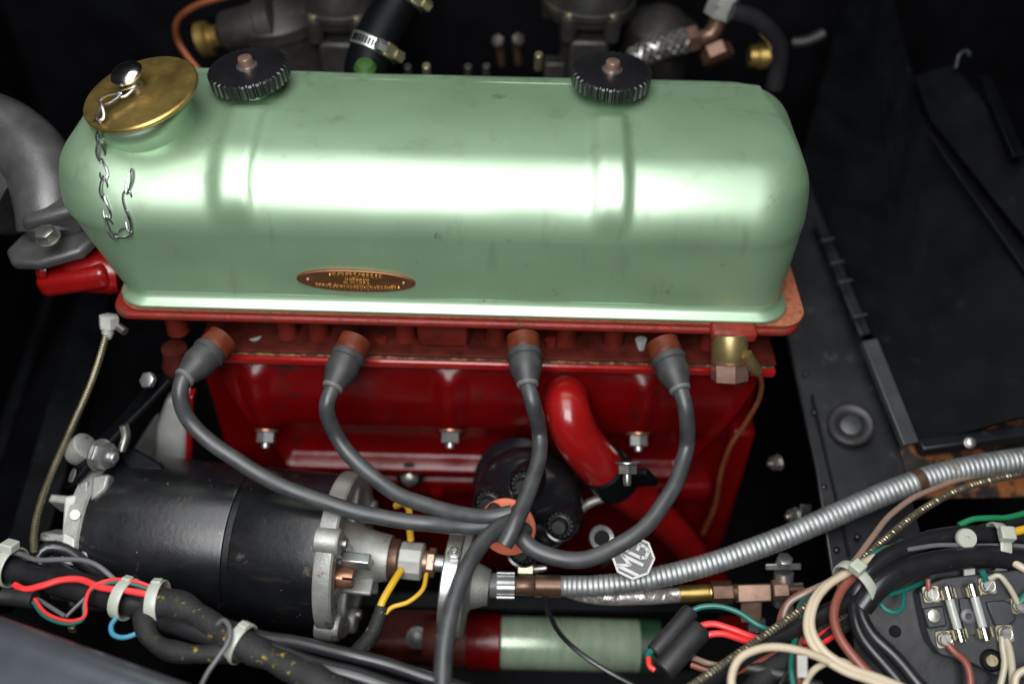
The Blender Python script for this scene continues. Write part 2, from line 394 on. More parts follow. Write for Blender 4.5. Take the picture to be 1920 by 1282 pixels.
# ---- wing lip along the near edge
lip = M()
L0, L1 = V((-337.7, -195.0, -62.0)), V((-121.6, -263.3, -62.0))
ld = (L1 - L0).normalized(); lo = V((0, 0, 1)).cross(ld); lo.normalize()
if lo.y > 0: lo = -lo
prof = [(18, -60), (10, -22), (6, -8), (2, -1.5), (-4, 1.5), (-11, 2.6), (-15, 0.4), (-22, -3.6), (-40, -7.0), (-58, -13), (-90, -30), (-120, -70), (-118, -74), (-86, -36), (-40, -14), (2, -10), (14, -60)]
lip.ring_skin([[L0 + ld * s - lo * a + V((0, 0, b)) for a, b in prof] for s in (-120, 0, 120, 240, 480)])
lipo = lip.build('wing_lip', 'lip_paint', sharp=50)
tag(lipo, 'blurred grey-blue painted wing edge across the bottom left corner', 'wing edge')
q0, q1 = L0 + lo * -10, L0 + ld * 480 + lo * -10
structure(M().slab([q0 + V((0, 0, -40)), q1 + V((0, 0, -40)), q1 + V((0, 20, -320)), q0 + V((0, 20, -320))], 3).build('inner_wing', 'black_deep'))

# ---- chassis tube on the left
ch = thing('chassis_rail', 'dark blue-black flat rail running down the left of the engine', 'rail', (-378.9, -29.0, -165.0))
m = M(); m.slab([(-397.7, 205.6, -120.0), (-368.0, 206.9, -120.0), (-348.4, -71.2, -165.0), (-365.9, -132.0, -175.0), (-381.2, -132.4, -175.0), (-378.6, -72.2, -165.0)], 22)
m.build('top_plate', 'black_paint', ch, bevel=2)
m = M(); m.slab([(-474.1, 246.8, -190.0), (-464.9, 247.2, -190.0), (-437.0, -25.7, -215.0), (-450.2, -26.1, -215.0)], 6); m.build('flange', 'black_paint', ch, bevel=1)

# ---- right inner wing: sloping shelf with grommet, trim strip with tabs, footwell wall
sh = thing('wing_shelf', 'sloping black shelf panel with seam beside the right end of engine', 'panel', (247.5, -35.5, -130.0))
a, b, c, d = V((207.3, 232.9, -36.0)), V((262.2, 226.5, -30.0)), V((301.2, -83.7, -128.0)), V((231.9, -119.0, -140.0))
m = M(); m.slab([a, b, V((295.5, -27.3, -106.0)), c, d, V((230.3, -39.2, -113.0)), V((221.3, 62.5, -78.0))], 5); m.build('shelf', 'black_rail', sh, bevel=1.2)
sn = (b - a).cross(d - a).normalized(); sn = sn if sn.z > 0 else -sn
def shelf_at(u_, v_):  # helper: nothing but a name for points that lie on the shelf
    return V(u_)
m = M(); m.tube([V((233.6, 16.8, -91.0)) + sn * .8, V((241.3, -59.7, -118.0)) + sn * .8, V((245.0, -101.6, -131.0)) + sn * .8], 0.9, n=6); m.build('seam', 'black_deep', sh)
for p in ((234.5, 4.4, -97.0), (234.5, -51.9, -117.0), (237.2, -97.3, -131.0), (232.1, 36.9, -88.0), (252.4, -89.6, -125.0)):
    M().ball(V(p) + sn * 0.4, 2.4, sc=(1, 1, .6)).build('rivet', 'black_rail', sh)
g = thing('grommet', 'round black rubber grommet in the sloping right shelf', 'grommet', (259.9, -7.4, -98.0))
gp = V((259.9, -7.4, -98.0))
M().lathe([(17.3, -1), (17.6, 1.0), (17, 3.2), (15, 4.6), (12.5, 4.4), (10, 2.8), (8.6, 0.6), (8.2, -0.5), (7, -1)], gp, sn, n=48).build('rim', 'rubber', g)
M().lathe([(8.0, -0.6), (7.6, 0.4), (6, 1.0), (0.2, 1.1)], gp, sn, n=36).build('plug', 'trim_grey', g)

tr = thing('trim_strip', 'black metal trim strip with raised tabs along footwell wall', 'trim', (288.0, 13.2, -85.0))
s0, s1 = V((277.3, 48.0, -62.0)), V((297.7, -28.9, -94.0))
td = (s1 - s0).normalized(); tw = V((282.3, 48.2, -62.0)) - V((270.5, 47.7, -62.0)); tw = (tw - td * tw.dot(td)).normalized(); tn = tw.cross(td).normalized(); tn = tn if tn.z > 0 else -tn
M().box((s0 + s1) / 2, td * (s1 - s0).length / 2, tw * 6.2, tn * 3.5).build('strip', 'trim_grey', tr, bevel=0.8)
u0, u1 = V((255.6, 167.1, -32.0)), V((276.6, 55.2, -62.0))
M().box((u0 + u1) / 2, (u1 - u0) / 2, tw * 4.4, tn * 1.6).build('upper_strip', 'black_rail', tr, bevel=0.6)
for p in ((269.8, 64.9, -53.0), (261.6, 91.7, -41.0), (258.4, 110.1, -37.0), (254.4, 132.8, -32.0)):
    M().box(V(p) + tn * 4, (td * .35 + tn * .95) * 4, tw * 5.4, (td - tn * .35) * .8).build('upturned_tab', 'trim_grey', tr, bevel=0.4)

fw = thing('footwell_box', 'tall black footwell wall filling the right side', 'panel', (313.6, -27.0, -112.0))
m = M(); m.slab([(253.4, 239.5, -22.0), (351.0, 514.8, 40.0), (356.8, 442.3, 70.0), (333.1, 209.1, 44.0), (386.0, 74.9, 10.0), (391.7, -16.7, -66.0), (323.9, -19.3, -97.0), (306.9, -25.7, -100.0)], 4); m.build('wall', 'black_paint', fw, bevel=1)
m = M(); m.slab([(323.9, 234.7, 66.0), (353.0, 227.7, 80.0), (382.7, 95.8, 62.0), (381.6, 46.3, 18.0), (330.6, 189.7, 50.0)], 4); m.build('ledge', 'black_paint', fw, bevel=2)
m = M(); m.slab([(362.7, 203.1, 84.0), (372.6, 203.7, 84.0), (371.6, 110.9, 70.0), (361.2, 109.0, 70.0)], 5); m.build('stiffener', 'black_paint', fw, bevel=1)
m = M(); m.tube([(328.0, 176.9, 46.0), (344.0, 134.8, 32.0), (356.6, 100.6, 22.0), (388.6, 39.0, -6.0)], 2.0, n=8); m.build('weld_bead', 'black_paint', fw)
m = M(); m.tube([(348.6, 214.7, 83.0), (350.8, 220.5, 92.0), (357.6, 224.3, 93.0), (358.0, 219.1, 92.0)], 1.3, n=8); m.build('hook', 'trim_grey', fw)
m = M(); m.slab([(292.5, -20.8, -109.0), (351.7, 14.1, -102.0), (440.4, 48.3, -92.0), (425.0, -38.9, -138.0), (300.1, -51.3, -130.0)], 3); m.build('bare_floor', 'orange_primer', fw)['label'] = 'patch of chipped orange paint with black flakes'
m = M(); m.box(V((359.0, -18.9, -96.0)), (52, 7, 5), (-1, 5, 0), (0, 0, 5)); m.build('cross_bar', 'black_rail', fw, bevel=1.5)
bolt(fw, (342.0, -27.0, -92.0), (-.1, -.5, .85), 3.4, 4, 'steel')

# ================================================================ engine block, head, side cover
blk = thing('engine_block', 'dark red painted engine block below the cylinder head', 'engine block', (-10, 60, -340))
m = M(); m.abox(-232, 186, 4, 150, -330, -46); m.build('crankcase', 'engine_red', blk, bevel=4)
m = M(); m.abox(-224, 190, -12, 150, -45, -37.6); m.build('deck_lip', 'engine_red_bright', blk, bevel=2)
m = M(); m.abox(172, 192, -6, 150, -330, -112); m.build('rear_flange', 'engine_red', blk, bevel=5)
m = M(); m.abox(-170, 170, -12, 10, -196, -174); m.build('lower_ledge', 'engine_red', blk, bevel=7, bseg=4)
for x in (-120, -58, 60, 122):
    bolt(blk, (x, -12, -184), (0, -1, 0.1), 6, 6, 'engine_red', name='flange_bolt')
m = M(); m.lathe([(11, 0), (11, 2), (9, 3.5), (6, 4)], V((-79.7, -14.0, -163.3)), (0, -.9, .4), n=28); m.build('core_plug', 'black_paint', blk)
bolt(blk, (-79.3, -18.0, -163.7), (0, -.8, .5), 5.5, 5, 'steel')

sd = thing('side_cover', 'glossy dark red pressed side cover with three nuts', 'side cover', (-44.7, -8.0, -158.5))
xl = lambda z: -214 + 38 * max(0, min(1, (-50 - z) / 112.0)) ** 1.4
xr = lambda z: 180 - 44 * max(0, min(1, (-50 - z) / 112.0)) ** 1.2
prof = [(3.0, -46), (-2, -47.5), (-5, -53), (-7.5, -62), (-11, -80), (-10.5, -104), (-9, -112), (-4, -122), (-2, -132), (-2, -144), (-4, -151), (-12, -153.5), (-16, -156), (-16.5, -160), (-14, -163), (-6, -165), (3, -166)]
# dense sheet with three pressed ribs running down to the nuts
sm = M(); ribs_x = [(-188.9, -8.0, -110.8)[0], (-45.5, -8.0, -105.1)[0], (98.4, -8.0, -102.5)[0]]
def prof_at(t):
    k = t * (len(prof) - 1); i = min(int(k), len(prof) - 2); f = k - i
    return prof[i][0] + (prof[i + 1][0] - prof[i][0]) * f, prof[i][1] + (prof[i + 1][1] - prof[i][1]) * f
rings = []
NX = 160
for j in range(49):
    y, z = prof_at(j / 48); row = []
    for i in range(NX + 1):
        t = i / NX; x = xl(z) + (xr(z) - xl(z)) * t
        e = min(x - xl(z), xr(z) - x)
        bulge = 0
        for rx in ribs_x:
            u = abs(x - rx) / 15.0
            if u < 1:
                top = max(0, min(1, (-50 - z) / 9.0)); bot = max(0, min(1, (z + 132) / 10.0))
                bulge += 6.0 * (0.5 + 0.5 * math.cos(math.pi * u)) * top * bot
        flang = max(0, 1 - e / 7.0)          # the rim turned up at both ends
        yy = y - bulge
        yy = yy * (1 - flang) + (-15.5) * flang if e > 0.01 else 3
        row.append((x, yy, z))
    rings.append(row)
sm.ring_skin(rings, rclosed=False)
sm.build('pressing', 'engine_red', sd, sharp=60)
for p in ((-184.9, -19.0, -107.9), (-44.7, -19.0, -102.3), (97.3, -19.0, -100.3)):
    bolt(sd, V(p), (0, -.82, -.57), 7.2, 8.5, 'zinc', name='nut', stud=4.0, wash_mat='copper_brown')

hd = thing('cylinder_head', 'red cylinder head with rust brown plug recesses under green cover', 'cylinder head', (-40, 60, -48))
def rrect(x0, x1, y0, y1, r, n=8):
    out = []
    for cx, cy, a0 in ((x1 - r, y1 - r, 0), (x0 + r, y1 - r, 90), (x0 + r, y0 + r, 180), (x1 - r, y0 + r, 270)):
        for k in range(n + 1):
            t = R(a0 + 90 * k / n); out.append((cx + r * math.cos(t), cy + r * math.sin(t)))
    return out
def plan(poly, z0, z1): return M().ring_skin([[(x, y, z0) for x, y in poly], [(x, y, z1) for x, y in poly]])
plan(rrect(-281, 203, -6, 156, 16), -9.5, -3.6).build('top_rim', 'head_red', hd, bevel=2.2, bseg=3)
m = M(); m.abox(-268, 196, 26, 150, -36.4, -12); m.build('body', 'head_casting', hd, bevel=2)
m = M(); m.abox(-225, 190, -8, 36, -36.6, -34); m.build('lower_edge', 'head_gap_shade', hd, bevel=1.5)
m = M(); m.abox(-222, 188, -9.2, 20, -37.4, -36.7); m.build('head_gasket', 'gasket_gold', hd)
for u in ((-243.4, 2.0, -36.6), (-163.3, 4.0, -41.0), (-140.4, 6.0, -42.1), (-77.5, 4.0, -37.9), (-37.7, 2.0, -34.5), (-12.2, 2.0, -33.5), (39.5, 4.0, -33.6), (73.6, 6.0, -34.3), (144.3, 4.0, -29.7)):
    m = M(); m.lathe([(8.2, -34), (7.6, -31), (7.4, -20), (7.8, -9)], (u[0], 11, 0), (0, 0, 1), n=20); m.build('stud_pillar', 'head_casting', hd)
m = M(); m.abox((-67.9, 5.0, -38.5)[0], (-31.7, 5.0, -37.2)[0], 1, 40, -34, -9); m.build('pillar_web', 'head_casting', hd, bevel=2)
m = M(); m.lathe([(9, 4), (9, -6), (11, -14), (10, -20), (6, -22)], (-249.8, 8.0, -53.6), (0.1, 0, 1), n=24); m.build('corner_boss', 'head_recess', hd)
m = M(); m.box(V((153.2, -6.0, -4.1)), (16, 0, 0), (0, 8, 0), (0, 0, 5)); m.build('sender_boss', 'head_red', hd, bevel=3)
for u in ((-186.6, 6.0, -34.1), (-94.7, 6.0, -32.3), (27.7, 6.0, -28.4), (92.9, 6.0, -26.1)):
    m = M(); m.lathe([(4.5, 0), (3.5, 5), (1, 14)], u, (0.1, -.2, -1), n=8); m.build('casting_tooth', 'aluminium_pale' if u[0] > 80 or u[0] < -100 else 'head_red', hd)
gk = plan(rrect(-276, 206, -2.5, 154, 18), -3.4, -0.4); gko = gk.build('cover_gasket', 'cork', bevel=0.8)
tag(gko, 'orange-brown cork gasket squeezed beneath the green valve cover', 'gasket')

# ---- water outlet on the left end of the head, thermostat elbow above it
wo = thing('water_outlet', 'red cast water outlet at the left end of head', 'water outlet', (-315.5, 35.0, -6.3))
m = M(); m.lathe([(15, -26), (17, -20), (17, 4), (14, 10)], (-312.3, 40.0, -2.8), (-.94, -.05, .1), n=28); m.build('neck', 'engine_red_bright', wo)
m = M(); m.box(V((-316.6, 42.0, -2.1)), (26, 2, 4), (-2, 22, 0), (-1, 0, 9)); m.build('flange', 'engine_red_bright', wo, bevel=6, bseg=4)
m = M(); m.lathe([(9, 0), (9, 4), (6, 7)], (-333.3, 30.0, 4.8), (-1, -.2, .3), n=20); m.build('end_cap', 'engine_red_bright', wo)
th = thing('thermostat_elbow', 'grey cast thermostat elbow curving off the left edge', 'water elbow', (-328.0, 45.0, 14.9))
m = M(); m.tube([(-566.6, 120.0, 30.7), (-477.7, 114.0, 58.2), (-419.2, 110.0, 71.3), (-391.3, 110.0, 73.5), (-368.3, 105.0, 67.0), (-343.8, 85.0, 53.6), (-331.6, 62.0, 37.7), (-330.0, 52.0, 23.9)], 25, n=32, step=4); m.build('elbow', 'cast_grey', th)
fl = [(-34, -10), (-26, -22), (-6, -24), (22, -14), (34, 8), (30, 22), (0, 26), (-24, 14)]
m = M(); m.prism(fl, (-323.2, 40.0, 18.0), (-.1, -.15, 1), 9, ref=(1, 0, 0)); m.build('flange', 'cast_grey', th, bevel=3, bseg=3)
m = M(); m.box(V((-325.1, 52.0, 38.2)), (20, 4, 4), (-4, 16, 2), (2, -3, 14)); m.build('web', 'cast_grey', th, bevel=6, bseg=4)
bolt(th, (-318.6, 22.0, 38.8), (-.1, -.15, 1), 7, 7, 'steel')
m = M(); m.lathe([(30, 0), (30, 26), (26, 30), (22, 30)], (-385.3, 90.0, 35.0), (.85, -.4, -.2), n=28)
hz = m.build('hose_end', 'rubber'); tag(hz, 'black rubber hose end at left edge under grey elbow', 'hose')

# ================================================================ valve cover
CX0, CA, WY = -41.7, 228.0, 147.0
CY0 = 3 + WY / 2
vc = thing('valve_cover', 'pale green metallic valve cover on top of the engine', 'valve cover', (CX0, CY0, 0))
def bulge_x(x, z):
    t = (x - CX0) / CA; g = min(max(z, 0) / 60, 1.0) ** 0.9
    return x + (-40 if t < 0 else 13) * g * t * t
def ins_back(z): return 2 * min(1, z / 88) if z < 88 else 2 + 22 * (1 - math.sqrt(max(0, 1 - ((z - 88) / 20.6) ** 2)))
def ins_end(z): return 1.5 * min(1, z / 76) if z < 76 else 1.5 + 30 * (1 - math.sqrt(max(0, 1 - ((z - 76) / 33.0) ** 2)))
def outline(f, bk, e, rc, nx=150, ny=24, nc=18):
    """plan of the cover at one height: f, bk, e insets of front, back and ends; rc corner radius"""
    x0, x1, y0, y1 = CX0 - CA + e, CX0 + CA - e, 3 + f, 3 + WY - bk
    rx = rc; ry = min(rc, (y1 - y0) / 2 - .05)
    def line(p, q, n): return [(p[0] + (q[0] - p[0]) * k / n, p[1] + (q[1] - p[1]) * k / n) for k in range(n)]
    def arc(cx, cy, a0): return [(cx + rx * math.cos(R(a0 + 90 * k / nc)), cy + ry * math.sin(R(a0 + 90 * k / nc))) for k in range(nc)]
    return (line((x0 + rx, y0), (x1 - rx, y0), nx) + arc(x1 - rx, y0 + ry, 270) + line((x1, y0 + ry), (x1, y1 - ry), ny) + arc(x1 - rx, y1 - ry, 0)
            + line((x1 - rx, y1), (x0 + rx, y1), nx) + arc(x0 + rx, y1 - ry, 90) + line((x0, y1 - ry), (x0, y0 + ry), ny) + arc(x0 + rx, y0 + ry, 180))
levels = [(3 * k / 12, 54 * k / 12) for k in range(13)]
levels += [(3 + 48 * (1 - math.cos(R(80 * k / 26))), 54 + 48 * math.sin(R(80 * k / 26))) for k in range(1, 27)]
zc, fc0 = levels[-1][1], levels[-1][0]
for k in range(1, 17):
    s = 79.5 * (k / 16) ** .8
    levels.append((fc0 + s, zc + .17 * s - .17 * s * s / 160))
def rcor(z): return 18 + 20 * min(1, z / 54) - 14 * max(0, min(1, (z - 80) / 28))
ribx = [(-184.2, 55.7, 105.0)[0] + 2, (64.3, 67.9, 105.0)[0]]
def ridge(x, y, z, ins):
    """pressed ridges from the two stud holes down over the front shoulder"""
    h = 0.0
    if y < CY0 + 8 and z > 45:
        for i, rx in enumerate(ribx):
            u = x - rx
            lo, hi = (-13.0, 11.0) if i == 0 else (-13.0, 9.0)
            def ss(e, w): t = max(0, min(1, e / w)); return t * t * (3 - 2 * t)
            f = ss(u - lo + 6, 12) * ss(hi + 3 - u, 6.5)
            down = ss(z - 60, 26) if y < 40 else 1.0
            h = max(h, f * down * 3.3)
    return h
rings = []
for k, (ins, z) in enumerate(levels):
    row = []
    for (x, y) in outline(ins, ins_back(z), ins_end(z), rcor(z)):
        bx = bulge_x(x, z)
        hgt = ridge(bx, y, z, ins)
        n = V((0, -1, 0)) if ins <= 3 else V((0, -math.cos(math.asin(max(0, min(1, (z - 54) / 48.0)))), math.sin(math.asin(max(0, min(1, (z - 54) / 48.0))))))
        nz = noise.noise(V((bx * .018, y * .03, z * .03))) * 0.8 + noise.noise(V((bx * .006 + 9, y * .02, z * .02))) * 0.9
        p = V((bx, y, z + 1.5)) + n.normalized() * (hgt + nz * min(1, z / 20))
        row.append(p)
    rings.append(row)
m = M(); m.ring_skin(rings, cap0=False)
m.build('shell', 'green_paint', vc, sharp=80)
fr = []
for ins, z in ((6, 0.0), (-5.5, 0.0), (-6.6, .9), (-6.6, 2.4), (-5.5, 3.4), (-2.5, 4.2), (-.6, 6.5), (.4, 10), (3, 10)):
    fr.append([(x, y, z) for x, y in outline(ins, ins, ins, 18 - ins * .5, 60, 10, 14)])
m = M(); m.ring_skin(fr, cap0=False, cap1=False); m.build('flange', 'green_paint', vc, sharp=60)
# oil filler neck
NK, NA = V((-250.2, 69.6, 106.0)), nrm((-0.17, -0.16, 1))
m = M(); m.lathe([(36, -14), (34.5, -4), (33, 1), (32.5, 5), (33.5, 9), (34, 13), (33, 17), (30, 19)], NK - NA * 4, NA, n=56); m.build('filler_neck', 'green_paint', vc, sharp=60)
# riveted maker's plate on the front
bc = V((-107.3, 4.4, 24.2)); bn = V((0, -.999, -.04)).normalized()
e1, e2, _ = frame(bn, (1, 0, -0.02))
if e2.z < 0: e2 = -e2
ov = [(40.5 * (abs(math.cos(t)) ** 0.9) * (1 if math.cos(t) >= 0 else -1), 9.6 * math.sin(t)) for t in [2 * math.pi * k / 56 for k in range(56)]]
m = M(); m.ring_skin([[bc + e1 * x + e2 * y - bn * 2 for x, y in ov], [bc + e1 * x + e2 * y + bn * 1.1 for x, y in ov], [bc + e1 * x * .985 + e2 * y * .95 + bn * 1.5 for x, y in ov]])
plate = m.build('maker_plate', 'badge_bronze', vc); plate['label'] = 'small oval bronze plate with raised gilt lettering'
m = M()
rnd = random.Random(3)
for row, (yy, n, x0, x1) in enumerate(((6.0, 13, -17, 17), (-5.6, 25, -27, 29), (1.2, 7, -6, 8), (-1.8, 8, -8, 8))):
    for k in range(n):
        x = x0 + (x1 - x0) * k / (n - 1)
        y = yy * (1 - 0.35 * (x / 34) ** 2)
        hgt = 1.1 + rnd.random() * .7
        for q in range(2):
            m.box(bc + e1 * (x + (q - .5) * .8) + e2 * (y + (rnd.random() - .5) * .6) + bn * 1.5, e1 * (.25 + .25 * rnd.random()), e2 * hgt * (.5 + .5 * rnd.random()) + e1 * (rnd.random() - .5) * .8, bn * (.4 + .8 * rnd.random()))
m.build('gilt_relief', 'badge_gold', plate)
ov2 = [(x * .965, y * .88) for x, y in ov]
m = M(); m.tube([bc + e1 * x * .985 + e2 * y * .95 + bn * 1.5 for x, y in ov], .35, n=5, smooth=False, closed=True); m.build('border', 'badge_bronze', plate)
for x in (-32.5, 32.5):
    M().ball(bc + e1 * x + e2 * .4 + bn * 1.6, 1.5).build('rivet', 'fitting_pink', plate)

# ---- two knurled cover nuts
def cover_nut(p, ax, label, rot):
    t = thing('cover_nut', label, 'knurled nut', V(p) - V(ax) * 12, 'cover nuts')
    n = 34; poly = []
    for k in range(n):
        a = 2 * math.pi * k / n
        for da, rr in ((-.5, 26.2), (-.26, 27.6), (.26, 27.6), (.5, 26.2)):
            poly.append((a + da * 2 * math.pi / n * .82, rr))
    e1, e2, az = frame(ax)
    def ring(s, h): return [V(p) + (e1 * math.cos(a) + e2 * math.sin(a)) * (r * s if s < 1 else r) + az * h for a, r in poly]
    m = M(); m.ring_skin([ring(.97, -10.5), ring(1, -9.6), ring(1, -1.4), ring(.955, -.2), ring(.90, 0.0)])
    m.build('knob', 'black_knob', t, sharp=30)
    M().lathe([(15, -22), (13, -14), (17, -10.2)], p, ax, n=32).build('pedestal', 'green_paint', t)
    M().lathe([(7.5, -.5), (7.2, .9), (5.4, 1.0)], p, ax, n=24).build('washer', 'steel', t)
    M().lathe([(5.2, -2), (5.2, 5.2), (4.6, 6.4), (3.6, 6.8)], V(p) + e2 * .5, ax, n=20).build('stud', 'fitting_pink', t)
    return t
cover_nut((-186.0, 105.5, 127.0), nrm((-.10, -.05, 1)), 'black knurled cover nut nearest the brass filler cap', 0)
cover_nut((64.2, 113.7, 127.0), nrm((.02, -.03, 1)), 'black knurled cover nut near the right end of green cover', 1)

# ---- brass filler cap and its chain
cp = V((-243.9, 58.8, 132.0)); ca = nrm((-0.19, -0.13, 1))
fc = thing('filler_cap', 'round brass oil filler cap with chrome knob', 'filler cap', cp - ca * 8)
m = M(); m.lathe([(30, -8), (34, -4), (37.4, -3.4), (38.2, -2.4), (38.2, -.9), (37.4, 0), (36, .2), (20, .9), (.2, 1.0)], cp, ca, n=64); m.build('disc', 'brass', fc)
m = M(); m.lathe([(6, 0), (5.4, 4), (5, 9), (4.8, 12)], cp - ca * .3 + V((-3, 4, 0)), ca, n=20); m.build('stem', 'steel', fc)
m = M(); m.lathe([(4, 8), (8, 9.2), (10.6, 11), (10.8, 12.6), (9.4, 14.6), (6, 16.2), (.2, 16.8)], cp + V((-3, 4, 0)), nrm((-.25, -.2, 1)), n=32); m.build('knob', 'chrome', fc)
ch = thing('keeper_chain', 'twisted steel chain hanging from filler cap over green cover', 'chain', (-261.5, 5.4, 56.4))
path = [cp + V((0, 2, 0)) + ca * 5.5 + V((2, -3, 0)), cp + ca * 4.5 + V((-3, -6, 0)), cp + ca * 3 + V((-10, -12, 0)), cp + ca * 2 + V((-19, -22, 0)), V((-260.6, 29.9, 130.0)), V((-267.9, 36.9, 116.0)), V((-271.2, 38.3, 100.2)), V((-266.9, 24.8, 93.6)), V((-265.0, 16.3, 85.5)), V((-266.2, 11.4, 78.1)), V((-265.1, 7.1, 68.1)), V((-263.5, 5.0, 56.2)), V((-256.7, 4.5, 56.8)), V((-251.1, 5.3, 63.2)), V((-251.7, 9.3, 74.9)), V((-251.0, 14.1, 83.2)), V((-249.7, 20.0, 89.8)), V((-248.5, 25.1, 94.0))]
cpts = spline(path, 1.0); nl = int((len(cpts) - 1) / 12.5)
for k in range(nl):
    i0 = int(k * (len(cpts) - 1) / nl); i1 = int((k + 1) * (len(cpts) - 1) / nl)
    p, q = cpts[i0], cpts[i1]; ax = (q - p); L = ax.length * .5 + 1.1; ax.normalize()
    up = V((0, -.7, .7)); sd_ = ax.cross(up).normalized(); nn = sd_.cross(ax)
    pts = []; ph = R(35 if k % 2 else -30)
    for j in range(20):      # a twisted-loop link: pinched waist, one loop turned against the other
        a = 2 * math.pi * j / 20
        xx = math.cos(a) * L; wv = math.sin(a) * (2.5 + 1.3 * math.cos(a))
        tw_ = ph + R(75) * (xx / L) * .5
        pts.append((p + q) / 2 + ax * xx + (sd_ * math.cos(tw_) + nn * math.sin(tw_)) * wv + nn * (.6 if k % 2 else 0))
    M().tube(pts, .85, n=7, smooth=False, closed=True).build('link', 'chain_steel', ch)

# ================================================================ spark plugs and ignition leads
def lead(plug_p, boot, cable, r, label, order):
    """plug_p boss centre in the head; boot = base, tip; cable = the rest of the run"""
    b0, b1 = V(boot[0]), V(boot[1]); ax = (b1 - b0).normalized()
    sp = thing('spark_plug', 'rust brown spark plug socket behind the ' + order + ' rubber boot', 'spark plug', plug_p, 'spark plugs')
    pp = V(plug_p)
    m = M(); m.lathe([(11.6, -1), (11.4, 2), (11.4, 3), (11.6, 7), (11.8, 9), (11, 10.5), (9, 10)], b0 - ax * 13.5, ax, n=32); m.build('socket', 'rust_brown', sp)
    m = M(); m.hexa(b0 - ax * 8, ax, 8.5, 8); m.build('hexagon', 'rust_brown', sp)
    t = thing('ignition_lead', label, 'ignition lead', b1, 'ignition leads')
    L = (b1 - b0).length
    m = M(); m.lathe([(11.6, -3), (12.2, -1.5), (12.2, 1.5), (11.2, 2.6), (11.2, 4), (11.5, L * .45), (10.6, L * .58), (8.8, L * .8), (7.4, L), (5, L + .5)], b0, ax, n=32)
    m.build('boot', 'rubber_boot', t, sharp=28)
    m = M(); m.lathe([(7.0, L - 1.5), (7.5, L - .6), (7.5, L + 1.4), (6.6, L + 2.4), (5, L + 2.5)], b0, ax, n=28); m.build('collar', 'rubber_ring', t)
    pts = [b1 - ax * 6, b1 + ax * 2] + [V(c) for c in cable]
    m = M(); m.tube(pts, r, n=18, step=3, wob=1.6); m.build('cable', 'rubber_lead', t)
    return t
lead((-205.4, -5.0, -28.4), ((-209.0, -26.0, -19.6), (-220.1, -47.0, -21.6)), [(-222.8, -57.0, -27.8), (-218.9, -64.6, -44.0), (-201.8, -74.8, -58.0), (-172.1, -87.9, -71.0), (-130.7, -103.2, -80.0), (-90.2, -111.7, -84.0), (-54.0, -116.7, -85.0), (-19.8, -121.3, -80.0), (-3.9, -121.5, -76.0)], 5.5,
     'grey-black ignition lead with leftmost boot, sweeping over the dynamo', 'leftmost')
lead((-111.1, -5.0, -29.2), ((-113.3, -26.0, -20.2), (-120.8, -47.0, -27.2)), [(-124.5, -58.0, -33.6), (-120.5, -63.4, -57.0), (-100.7, -80.0, -74.0), (-69.7, -99.0, -80.0), (-36.2, -112.1, -78.0), (-9.3, -118.5, -72.0), (3.0, -117.0, -70.0)], 5.5,
     'grey-black ignition lead with second boot from the left', 'second from left')
lead((10.7, -5.0, -24.8), ((9.0, -26.0, -14.1), (11.2, -46.0, -20.6)), [(15.0, -58.0, -25.0), (21.1, -62.5, -54.0), (18.0, -88.1, -60.0), (11.5, -113.2, -62.0), (4.8, -132.3, -62.0), (-1.7, -143.3, -68.0)], 5.5,
     'grey-black ignition lead dropping in front of the distributor from third boot', 'third from left')
lead((108.2, -5.0, -24.9), ((108.1, -26.0, -15.1), (114.2, -46.0, -21.4)), [(118.3, -58.0, -29.5), (122.1, -67.7, -58.0), (110.7, -96.1, -66.0), (90.1, -122.5, -74.0), (64.2, -138.6, -80.0), (39.8, -144.2, -80.0), (19.1, -140.1, -78.0), (9.6, -131.9, -76.0), (11.7, -122.4, -80.0)], 5.5,
     'grey-black ignition lead with rightmost boot, looping past the octagon badge', 'rightmost')
cl = thing('coil_lead', 'grey-black coil lead running from distributor down past the bottom edge', 'ignition lead', (-35.0, -230.9, -80.0))
m = M(); m.tube([(3.1, -122.5, -70.0), (-7.1, -134.1, -64.0), (-18.2, -152.4, -60.0), (-27.0, -173.6, -60.0), (-32.1, -195.9, -62.0), (-34.6, -216.0, -66.0), (-34.2, -248.4, -75.0)], 5.2, n=18, step=3); m.build('cable', 'rubber_lead', cl)

